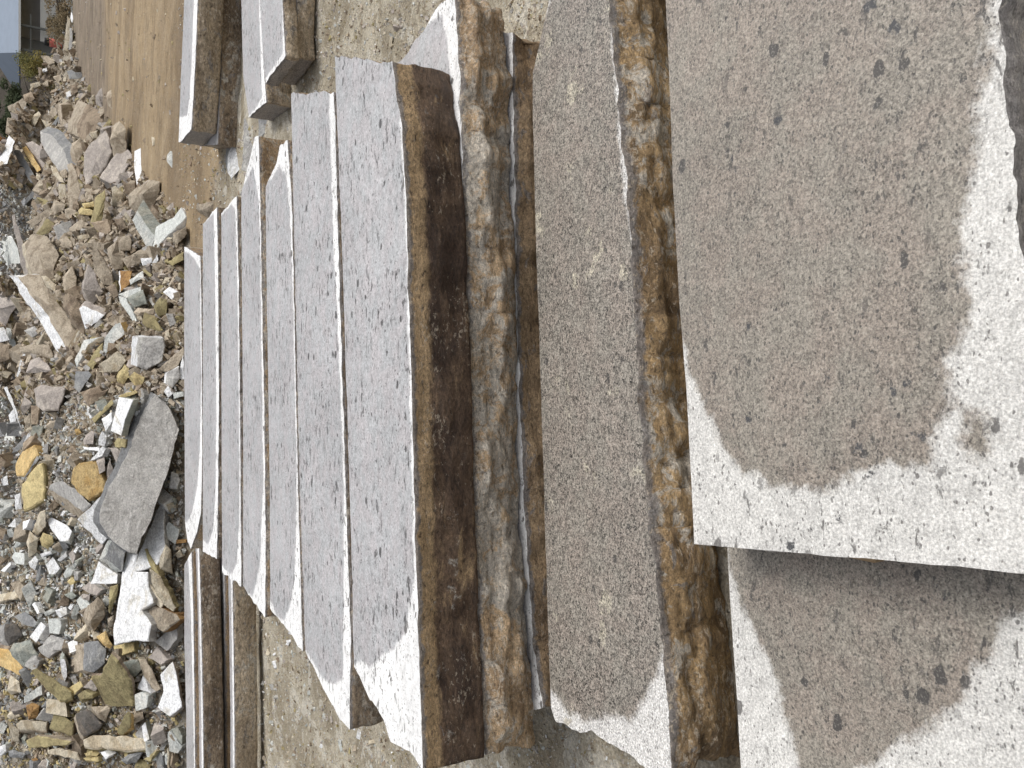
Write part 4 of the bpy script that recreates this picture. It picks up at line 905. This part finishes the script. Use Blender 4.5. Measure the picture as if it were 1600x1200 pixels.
SHAPE = {'slab': 'slab', 'block': 'block', 'chunk': 'stone', 'shard': 'sliver', 'boulder': 'boulder'}
def hit(px, py):
    d = ray(px, py); best = None; bd = 1e9
    t = 3.0
    while t < 45:
        p = EYE + d * t; g = max(heap_z(p.x, p.y), ground_z(p.x, p.y))
        if p.z <= g: return p
        if p.z - g < bd and g > 0.25: bd = p.z - g; best = p
        t += 0.03
    return best if best is not None else EYE + d * 12
def rough_mesh(poly3, back3, size, sawn, seed, side_mat, nrm, peak):
    bm = bmesh.new()
    f = [bm.verts.new(v) for v in poly3]; b = [bm.verts.new(v) for v in back3]; n = len(f)
    ff = bm.faces.new(f); bm.faces.new(b[::-1])
    for i in range(n):
        q = bm.faces.new((f[i], b[i], b[(i + 1) % n], f[(i + 1) % n])); q.material_index = side_mat
    bmesh.ops.recalc_face_normals(bm, faces=bm.faces)
    bmesh.ops.bevel(bm, geom=list(ff.edges), offset=min(size * (0.018 if sawn else 0.045), 0.012), segments=1, affect='EDGES', clamp_overlap=True)
    if peak > 0:                                         # two facets meet in a ridge: a broken lump, not a tile
        rr = random.Random(seed + 991); big = max((x for x in bm.faces if x.normal.dot(nrm) > .8), key=lambda x: x.calc_area(), default=None)
        if big is not None:
            q = big.calc_center_median(); vv = [x.co.copy() for x in big.verts]
            t1 = rr.choice(vv); q = q.lerp(t1, rr.uniform(.1, .4))
            pk = bmesh.ops.poke(bm, faces=[big])['verts'][0]; pk.co = q + nrm * peak
    bmesh.ops.triangulate(bm, faces=bm.faces[:], quad_method='BEAUTY', ngon_method='BEAUTY')
    for _ in range(2):
        L = size * 0.28
        e = [x for x in bm.edges if x.calc_length() > L]
        if not e: break
        bmesh.ops.subdivide_edges(bm, edges=e, cuts=1, use_grid_fill=False)
        bmesh.ops.triangulate(bm, faces=[x for x in bm.faces if len(x.verts) > 3])
    a = size * (0.010 if sawn else 0.036)
    for v in bm.verts:
        p = v.co * (2.2 / size); o = Vector((seed * 1.3, seed * 0.7, 0))
        v.co += Vector((fbm(p + o, 3), fbm(p + o + Vector((9, 2, 4)), 3), fbm(p + o + Vector((3, 8, 1)), 3))) * a
    return bm
def dirword(dx, dy):
    return ('right of' if dx > 0 else 'left of') if abs(dx) > abs(dy) else ('below' if dy > 0 else 'above')
HERO = [(cen(r['p']), r['S']) for r in ROCKS if r['S']]
used = {r['L'] for r in ROCKS if r['L']}
def sizeword(a): return 'large' if a > 700 else 'medium' if a > 260 else 'small' if a > 90 else 'tiny'
def autolabel(r):
    c = cen(r['p']); nb = sorted(HERO, key=lambda h: math.hypot(h[0][0] - c[0], h[0][1] - c[1]))
    base = f"{sizeword(area(r['p']))} {WORD[r['c']]} {SHAPE[r['k']]}"
    if r['s'] != r['c']: base += f" with {WORD[r['s']]} sides"
    cands = []
    for i in range(4):
        (hx_, hy_), s = nb[i]
        cands.append(f"{base} {dirword(c[0] - hx_, c[1] - hy_)} {s}")
        if i == 0: cands.append(f"{base} between {nb[0][1]} and {nb[1][1]}")
    for L in cands:
        if L not in used and len(L.split()) <= 16: used.add(L); return L
    print('LABEL CLASH', cands[0]); return cands[0]
NAMES = {'slab': 'stone_offcut', 'block': 'stone_block', 'chunk': 'broken_stone', 'shard': 'stone_splinter', 'boulder': 'boulder'}
for i, r in enumerate(ROCKS):
    c2 = cen(r['p']); h0 = hit(*c2); rn = random.Random(i)
    E_ = 0.5; hn = Vector(((heap_z(h0.x - E_, h0.y) - heap_z(h0.x + E_, h0.y)) / (2 * E_), (heap_z(h0.x, h0.y - E_) - heap_z(h0.x, h0.y + E_)) / (2 * E_), 1)).normalized()
    n = NRM[r['n']] * 0.55 + hn * (0.45 if hn.y < 0.2 else 0) + Vector((rn.uniform(-.16, .16), rn.uniform(-.12, .12), rn.uniform(-.1, .1))); n.normalize()
    dist = (h0 - EYE).length; size = math.sqrt(area(r['p'])) / FPX * dist
    t = max(r['t'], 0.03)
    c = h0 + (EYE - h0).normalized() * (r['lift'] + min(0.5 * t, size * 0.35) + 0.02 * size)
    jit = lambda q: q
    pts = r['p']
    if r['k'] != 'block' or not r['c'] == 'white':      # broken edges: a few extra points along the outline
        out = []
        for a, b in zip(pts, pts[1:] + pts[:1]):
            out.append(a); L = math.hypot(b[0] - a[0], b[1] - a[1])
            m = int(L / 9)
            for q in range(1, min(m, 6) + 1):
                s = q / (min(m, 6) + 1); w = rn.uniform(-1, 1) * min(1.1, L * 0.035)
                out.append((a[0] + (b[0] - a[0]) * s - (b[1] - a[1]) / L * w, a[1] + (b[1] - a[1]) * s + (b[0] - a[0]) / L * w))
        pts = out
    P = [on_plane(x, y, c, n) for x, y in pts]
    for _ in range(4):                                   # bring the stone out of the grit until its traced face is free
        need = 0
        for q in P:
            d = (q - EYE).normalized(); m = 0
            while m < 1.2:
                z = q - d * m
                if z.z > heap_z(z.x, z.y) + 0.03: break
                m += 0.05
            need = max(need, m)
        if need == 0: break
        c = c + (EYE - c).normalized() * min(need, 0.5); P = [on_plane(x, y, c, n) for x, y in pts]
    if r['sh']:
        dx, dy = r['sh']
        B = []
        for x, y in pts:
            q = on_plane(x + dx, y + dy, c, n); B.append(q + (q - EYE).normalized() * t)
    elif r['n'] == 'u':
        B = [q - n * t + (q - c) * rn.uniform(-.10, .02) for q in P]
    else:                                                # the traced outline is the whole stone: it goes straight back from there
        B = [q + (q - EYE).normalized() * t * 1.4 - (q - c) * rn.uniform(.05, .2) for q in P]
    sawn = r['c'] in ('white', 'pale') or (r['k'] == 'slab' and r['c'] in ('grey', 'slate'))
    pk = {'chunk': .24, 'boulder': .26, 'block': .16, 'shard': .1, 'slab': .05}[r['k']] * (0.5 if sawn else 1) * (0.5 if r['sh'] else 1) * (0 if r['n'] == 'u' and r['k'] != 'chunk' else 1)
    bm = rough_mesh([p - c for p in P], [p - c for p in B], max(size, .02), sawn, i, 1, n, pk * size)
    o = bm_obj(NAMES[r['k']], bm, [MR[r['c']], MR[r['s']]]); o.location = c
    tag(o, r['L'] or autolabel(r), 'stone', 'waste stones of the heap')

# loose stones between them: too alike to tell apart
ZONE = [(-6, 1205), (287, 1205), (287, 420), (284, 330), (240, 290), (185, 215), (148, 150), (124, 95), (112, 22), (95, 60), (76, 90), (32, 170), (-6, 250)]
ARE = [r['p'] for r in ROCKS]
def hull_rock(rn, s, flat):               # an angular quarry lump: a skewed block with corners knocked off
    bm = bmesh.new(); ax, ay = rn.uniform(.9, 1.5), rn.uniform(.55, .95)
    r = bmesh.ops.create_cube(bm, size=2)
    for v in r['verts']:
        v.co = Vector((v.co.x * ax * rn.uniform(.55, 1.05), v.co.y * ay * rn.uniform(.55, 1.05), v.co.z * flat * rn.uniform(.6, 1.05))) * s
    for _ in range(2):
        n = Vector((rn.gauss(0, 1), rn.gauss(0, 1), rn.gauss(0, .8))).normalized()
        g = bmesh.ops.bisect_plane(bm, geom=bm.verts[:] + bm.edges[:] + bm.faces[:], plane_co=n * s * rn.uniform(.45, .75), plane_no=n, clear_outer=True)
        e = [x for x in g['geom_cut'] if isinstance(x, bmesh.types.BMEdge)]
        if e: bmesh.ops.contextual_create(bm, geom=e)
    bmesh.ops.bevel(bm, geom=bm.edges[:], offset=s * .04, segments=1, affect='EDGES', clamp_overlap=True)
    return bm
def region_color(rn, x, y):
    if y < 620: pal = ['tan'] * 7 + ['brown'] * 4 + ['cream', 'mauve', 'mauve', 'olive', 'grey']
    elif y < 1020: pal = ['tan', 'mauve', 'grey', 'pale', 'pale', 'white', 'green', 'brown', 'cream', 'slate']
    else: pal = ['olive', 'tan', 'grey', 'green', 'mauve', 'cream', 'slate', 'pale', 'yellow', 'brown']
    if x < 60 and 290 < y < 430 and rn.random() < .7: pal = ['grey', 'slate', 'pale']
    return rn.choice(pal)
SMALL = {'tan': 'tan', 'brown': 'brown', 'cream': 'cream', 'mauve': 'mauve grey', 'olive': 'olive', 'white': 'white', 'grey': 'plain grey', 'pale': 'pale greenish', 'green': 'dull green-grey', 'slate': 'slate dark', 'yellow': 'yellow'}
rn = random.Random(77); cnt = 0
NLOOSE = 170
while cnt < NLOOSE:
    x, y = rn.uniform(0, 286), rn.uniform(30, 1200)
    if not pip(x, y, ZONE): continue
    s2 = rn.uniform(7, 17) * (0.55 if y < 170 else 1)
    if any(pip(x, y, p) for p in ARE): continue
    h0 = hit(x, y); s = s2 / FPX * (h0 - EYE).length
    colr = region_color(rn, x, y)
    o = bm_obj('loose_stone', hull_rock(rn, s, rn.uniform(.35, .8)), [MR[colr]])
    o.location = h0 + Vector((0, 0, s * 0.15)); o.rotation_euler = (rn.uniform(-.6, .6), rn.uniform(-.6, .6), rn.uniform(0, 6.3))
    tag(o, f'small {SMALL[colr]} loose stone lying in a gap between the bigger stones of the heap', 'stone', f'small {SMALL[colr]} loose stones')
    cnt += 1
print('ROCKS', len(ROCKS), 'LOOSE', cnt)

# chips: nobody could count them
def chips(name, pts, mats, label):
    vs, fs, fm = [], [], []
    for (p, s, m, rr) in pts:
        u = Vector((rr.gauss(0, 1), rr.gauss(0, 1), rr.gauss(0, .7))).normalized(); w = u.orthogonal().normalized(); q = u.cross(w)
        a, b, c = s * rr.uniform(.7, 1.5), s * rr.uniform(.4, .9), s * rr.uniform(.2, .5)
        k = len(vs)
        for sx_, sy_, sz_ in ((-1, -1, -1), (1, -1, -1), (1, 1, -1), (-1, 1, -1), (-1, -1, 1), (1, -1, 1), (1, 1, 1), (-1, 1, 1)):
            j = lambda: rr.uniform(.45, 1.0)
            vs.append(p + u * a * sx_ * j() + w * b * sy_ * j() + q * c * sz_ * j())
        for f in ((0, 3, 2, 1), (4, 5, 6, 7), (0, 1, 5, 4), (1, 2, 6, 5), (2, 3, 7, 6), (3, 0, 4, 7)):
            fs.append(tuple(k + z for z in f)); fm.append(m)
    me = bpy.data.meshes.new(name); me.from_pydata(vs, [], fs)
    me.polygons.foreach_set('material_index', fm)
    o = link(name, me, mats); tag(o, label, 'stone chips', None, 'stuff'); return o
CK = ['tan', 'brown', 'cream', 'mauve', 'olive', 'white', 'grey', 'pale', 'green', 'slate', 'yellow']
def chip_mat(k): 
    c, c2, a = RC[k]; return rock_mat('chip_' + k, tuple(v * .95 for v in c), c2, .6)
CM = [MR[k] for k in CK]
pts = []; tries = 0
GRAVEL = [(0, 620, 120, 1000, 1.0), (60, 590, 140, 760, 1.0), (0, 290, 60, 430, 1.0)]
while len(pts) < 13000 and tries < 60000:
    tries += 1
    x, y = rn.uniform(0, 287), rn.uniform(30, 1200)
    if not pip(x, y, ZONE) or any(pip(x, y, p) for p in ARE): continue
    grav = any(a <= x <= c and b <= y <= d for a, b, c, d, _ in GRAVEL)
    big = y < 640 and not grav
    h0 = hit(x, y); D = (h0 - EYE).length
    s = (rn.uniform(.9, 2.6) if rn.random() < (.35 if big else .68) else rn.uniform(2.4, 9.0 if big else 5.0)) * (0.6 if y < 170 else 1) / FPX * D
    pts.append((h0 + Vector((rn.uniform(-.03, .03), rn.uniform(-.05, .05), s * .2)), s, CK.index(region_color(rn, x, y)), rn))
chips('stone_chips', pts, CM, 'loose chips and crumbs of stone scattered over the heap')
pts = []
for _ in range(9000):                     # grit on the muddy ground round the slabs and along the track
    y = 1.0 + 7.5 * rn.random() ** .8; x = rn.uniform(-.62, .62) * (y + .6)
    if noise.noise(Vector((x * 1.6, y * 1.6, 3))) < rn.uniform(-.5, .25): continue
    s = rn.choice((.004, .005, .006, .008, .008, .011, .018)) * rn.uniform(.6, 1.3)
    if y < 3: s *= .6
    pts.append((Vector((x, y, ground_z(x, y) + s * .2)), s, CK.index(rn.choice(['tan', 'cream', 'grey', 'pale', 'mauve', 'brown', 'white'])), rn))
for x0, y0, x1, y1, n_ in ((405, 930, 660, 1200, 2600), (440, 0, 700, 170, 1900), (830, 1095, 1010, 1200, 500), (780, 0, 870, 70, 350), (285, 195, 420, 340, 700), (690, 1150, 870, 1200, 250)):
    for _ in range(n_):
        p = on_h(rn.uniform(x0, x1), rn.uniform(y0, y1), 1.335)
        s = (rn.uniform(.7, 1.6) if rn.random() < .8 else rn.uniform(1.5, 4)) / FPX * (p - EYE).length
        pts.append((Vector((p.x, p.y, ground_z(p.x, p.y) + s * .15)), s, CK.index(rn.choice(['tan', 'cream', 'grey', 'pale', 'mauve', 'brown', 'tan', 'olive'])), rn))
for _ in range(700):
    y = rn.uniform(8, 26); x = y * rn.uniform(.15, .6) + rn.uniform(-.5, 1.5)
    if heap_z(x, y) > 0: continue
    s = .008 + .03 * rn.random() ** 4; pts.append((Vector((x, y, ground_z(x, y) + s * .15)), s, CK.index(rn.choice(['tan', 'cream', 'brown', 'mauve', 'olive'])), rn))
chips('ground_grit', pts, CM, 'scattered grit and small stones on the bare ground and dirt track')

# ------------------------------------------------------------------ shed, bushes and trees behind
def shed():
    e = empty('open_shed', (0, 0, 0))
    D = 58.0
    def Pt(px, py, d=D): q = ray(px, py); return EYE + q * (d / q.y)
    a = Pt(29.5, 82); base = -2.6
    m_roof = plain('shed_roof_metal', (0.25, 0.30, 0.375), .8, .06, 1.5); m_fas = plain('shed_white_trim', (0.78, 0.79, 0.80), .6, .04)
    m_wall = plain('shed_grey_wall', (0.66, 0.67, 0.68), .8, .1, .8); m_shade = plain('shed_interior_shade', (0.42, 0.395, 0.37), .9, .2, .7); m_post = plain('shed_post', (0.17, 0.18, 0.18), .7, .1)
    x0 = a.x; ez = a.z; x1 = x0 + 18; y0 = D; y1 = D + 9
    bm = bmesh.new()
    rp = Pt(0, 70).x; rz = ez + 1.6
    v = [bm.verts.new(q) for q in ((x0, y0, ez), (x1, y0, ez), (x1, y0 + 4.5, rz), (x0 + 1.2, y0 + 4.5, rz), (x0, y1, ez), (x1, y1, ez))]
    for f in ((0, 1, 2, 3), (0, 3, 4), (3, 2, 5, 4), (1, 5, 2)): bm.faces.new([v[i] for i in f])
    bmesh.ops.recalc_face_normals(bm, faces=bm.faces)
    bmesh.ops.solidify(bm, geom=bm.faces[:], thickness=.08)
    bm_obj('roof', bm, [m_roof], e)
    bm = bmesh.new(); add_box(bm, ((x0 + x1) / 2, y0 - .06, ez - .04), (x1 - x0 + .1, .06, .12)); bm_obj('gutter', bm, [m_fas], e)
    bm = bmesh.new(); add_box(bm, ((x0 + x1) / 2 + .4, y0 + 3.2, (ez + base) / 2), (x1 - x0 - .8, .2, ez - base - .1)); bm_obj('back_wall', bm, [m_wall], e)
    bm = bmesh.new(); px_ = Pt(45, 40).x; add_box(bm, (px_ + 6.5, y0 + 2.2, (ez + base) / 2), (13.0, .15, ez - base - .12)); bm_obj('shade_panel', bm, [m_shade], e)  # brown panel paints in the shade of the open interior
    b = Pt(63, 60); bm = bmesh.new(); add_box(bm, (b.x + 7, y0 + .5, (b.z + base) / 2), (14, .15, b.z - base)); bm_obj('half_wall', bm, [m_wall], e)
    for py in (82, 44):
        q = Pt(50, py); bm = bmesh.new(); add_box(bm, (q.x + .15, y0 + .2, (ez + base) / 2), (.12, .12, ez - base - .1)); bm_obj('post', bm, [m_post], e)
    bm = bmesh.new(); q = Pt(50, 60); add_box(bm, (q.x, y0 + .25, Pt(48, 60).z), (3.2, .06, .08)); bm_obj('rail', bm, [m_post], e)
    tag(e, 'open-fronted grey shed with a blue-grey roof and white gutter beyond the heap', 'shed')
    # red and black drum beside it
    d = empty('oil_drum', (0, 0, 0)); q = Pt(82, 67, D - 3)
    def cyl(r, z0, z1, n=20):
        bm = bmesh.new(); prof = [(r * .96, z0), (r, z0 + .02), (r, (z0 + z1) / 2 - .04), (r * 1.04, (z0 + z1) / 2), (r, (z0 + z1) / 2 + .04), (r, z1 - .02), (r * .96, z1)]
        rings = [[bm.verts.new((q.x + rr * cos(2 * pi * i / n), q.y + rr * sin(2 * pi * i / n), zz)) for i in range(n)] for rr, zz in prof]
        for A, B in zip(rings, rings[1:]):
            for i in range(n): bm.faces.new((A[i], A[(i + 1) % n], B[(i + 1) % n], B[i]))
        bm.faces.new(rings[0][::-1]); bm.faces.new(rings[-1]); return bm
    z = q.z
    bm_obj('drum_body', cyl(.25, z - .5, z + .16), [plain('faded_red', (0.62, 0.16, 0.13), .6, .1)], d, True)
    bm_obj('drum_lid', cyl(.22, z + .165, z + .42), [plain('black_lid', (0.02, 0.02, 0.022), .5, .1)], d, True)
    tag(d, 'small red drum with a black top standing before the grey shed', 'drum')
shed()

def foliage(name, crown_c, rad, n, leaf, mat, rn, clumps=14, parent=None):
    vs, fs = [], []
    cl = []
    for _ in range(clumps):
        v = Vector((rn.gauss(0, .5), rn.gauss(0, .5), rn.gauss(0, .5)))
        if v.length > 1: v.normalize()
        cl.append((Vector((v.x * rad[0], v.y * rad[1], v.z * rad[2])), rn.uniform(.25, .5)))
    for _ in range(n):
        c, r = rn.choice(cl)
        d = Vector((rn.gauss(0, 1), rn.gauss(0, 1), rn.gauss(0, 1))).normalized() * (r * rn.random() ** .4)
        p = crown_c + c + Vector((d.x * rad[0], d.y * rad[1], d.z * rad[2]))
        u = Vector((rn.gauss(0, 1), rn.gauss(0, 1), rn.gauss(0, 1))).normalized(); w = u.orthogonal().normalized()
        s = leaf * rn.uniform(.6, 1.4); k = len(vs)
        vs += [p - u * s, p + w * s * .45, p + u * s, p - w * s * .45]; fs.append((k, k + 1, k + 2, k + 3))
    me = bpy.data.meshes.new(name); me.from_pydata(vs, [], fs)
    return link(name, me, [mat], parent)
def leafmat(name, c, c2):
    k = NT(name); tc = k.n('ShaderNodeTexCoord').outputs['Object']
    return k.out(k.mix(k.step(k.noise(tc, 1.3, 4), .4, .6), c, c2), .8, None, .2)
LM = {'yellow': leafmat('yellowing_leaves', (0.21, 0.17, 0.05), (0.12, 0.12, 0.035)), 'brown': leafmat('dry_brush', (0.20, 0.15, 0.085), (0.12, 0.095, 0.05)),
      'green': leafmat('dark_leaves', (0.035, 0.05, 0.022), (0.06, 0.075, 0.035)), 'rust': leafmat('autumn_leaves', (0.36, 0.17, 0.04), (0.22, 0.10, 0.03))}
M_BARK = plain('grey_bark', (0.11, 0.095, 0.08), .9, .25, 3)
def limb(bm, a, b, r0, r1, n=7):
    d = (b - a).normalized(); u = d.orthogonal().normalized(); w = d.cross(u)
    A = [bm.verts.new(a + (u * cos(2 * pi * i / n) + w * sin(2 * pi * i / n)) * r0) for i in range(n)]
    B = [bm.verts.new(b + (u * cos(2 * pi * i / n) + w * sin(2 * pi * i / n)) * r1) for i in range(n)]
    for i in range(n): bm.faces.new((A[i], A[(i + 1) % n], B[(i + 1) % n], B[i]))
    bm.faces.new(B)
def tree(px, py, d, hgt, rad, mat, n, seed, label, cat='tree', grp=None, leaf=.12, name='tree', trunk=True):
    rn = random.Random(seed); q = ray(px, py); c = EYE + q * (d / q.y)
    e = empty(name, (c.x, c.y, c.z - hgt))
    if trunk:
        bm = bmesh.new(); o = Vector((0, 0, 0)); top = Vector((rn.uniform(-.3, .3), 0, hgt + rad[2] * .5))
        limb(bm, o, top * .5, .05 * hgt ** .8, .03 * hgt ** .8); limb(bm, top * .5, top, .03 * hgt ** .8, .01)
        for _ in range(7):
            s = rn.uniform(.4, .9); st = top * s; limb(bm, st, st + Vector((rn.uniform(-1, 1) * rad[0], rn.uniform(-1, 1) * rad[1], rn.uniform(.2, .8) * rad[2])), .02 * hgt ** .7, .006, 5)
        bm_obj('trunk', bm, [M_BARK], e)
    foliage('crown', Vector((0, 0, hgt)), rad, n, leaf, LM[mat], rn, 16, e)
    tag(e, label, cat, grp); return e
tree(94, 14, 33, 1.0, (1.3, .8, .42), 'brown', 3400, 1, 'dry brown brush in front of the shed, at the photo\'s top edge', 'bush', None, .045, 'brush')
tree(86, 44, 34, .6, (.5, .5, .26), 'brown', 900, 2, 'sparse dry bush behind the far tip of the heap', 'bush', None, .04, 'brush')
tree(54, 117, 36, 1.4, (.72, .6, .72), 'yellow', 3200, 3, 'round yellow-green bush growing left of the shed end', 'bush', None, .045, 'bush')
tree(18, 88, 75, 5, (1.2, 1.1, 1.1), 'green', 2000, 4, 'dark evergreen at the corner of the shed roof', 'tree', None, .1)
tree(24, 152, 60, 4, (1.2, 1.1, .75), 'green', 2200, 5, 'low dark tree behind the yellow-green bush', 'tree', None, .1)
tree(4, 190, 66, 5, (1.3, 1.2, .9), 'green', 2400, 6, 'dark tree rising over the crest slab of the heap', 'tree', None, .1)
tree(-2, 220, 55, 4, (.45, .45, .4), 'rust', 700, 7, 'orange autumn tree above the white skyline slab', 'tree', None, .07)
tree(-2, 380, 52, 4, (.45, .45, .4), 'rust', 700, 8, 'orange autumn tree over the whitish block of the skyline', 'tree', None, .07)
tree(6, 275, 62, 5, (1.5, 1.2, .7), 'green', 2200, 9, 'dark green tree over the skyline between the two orange ones', 'tree', None, .1)
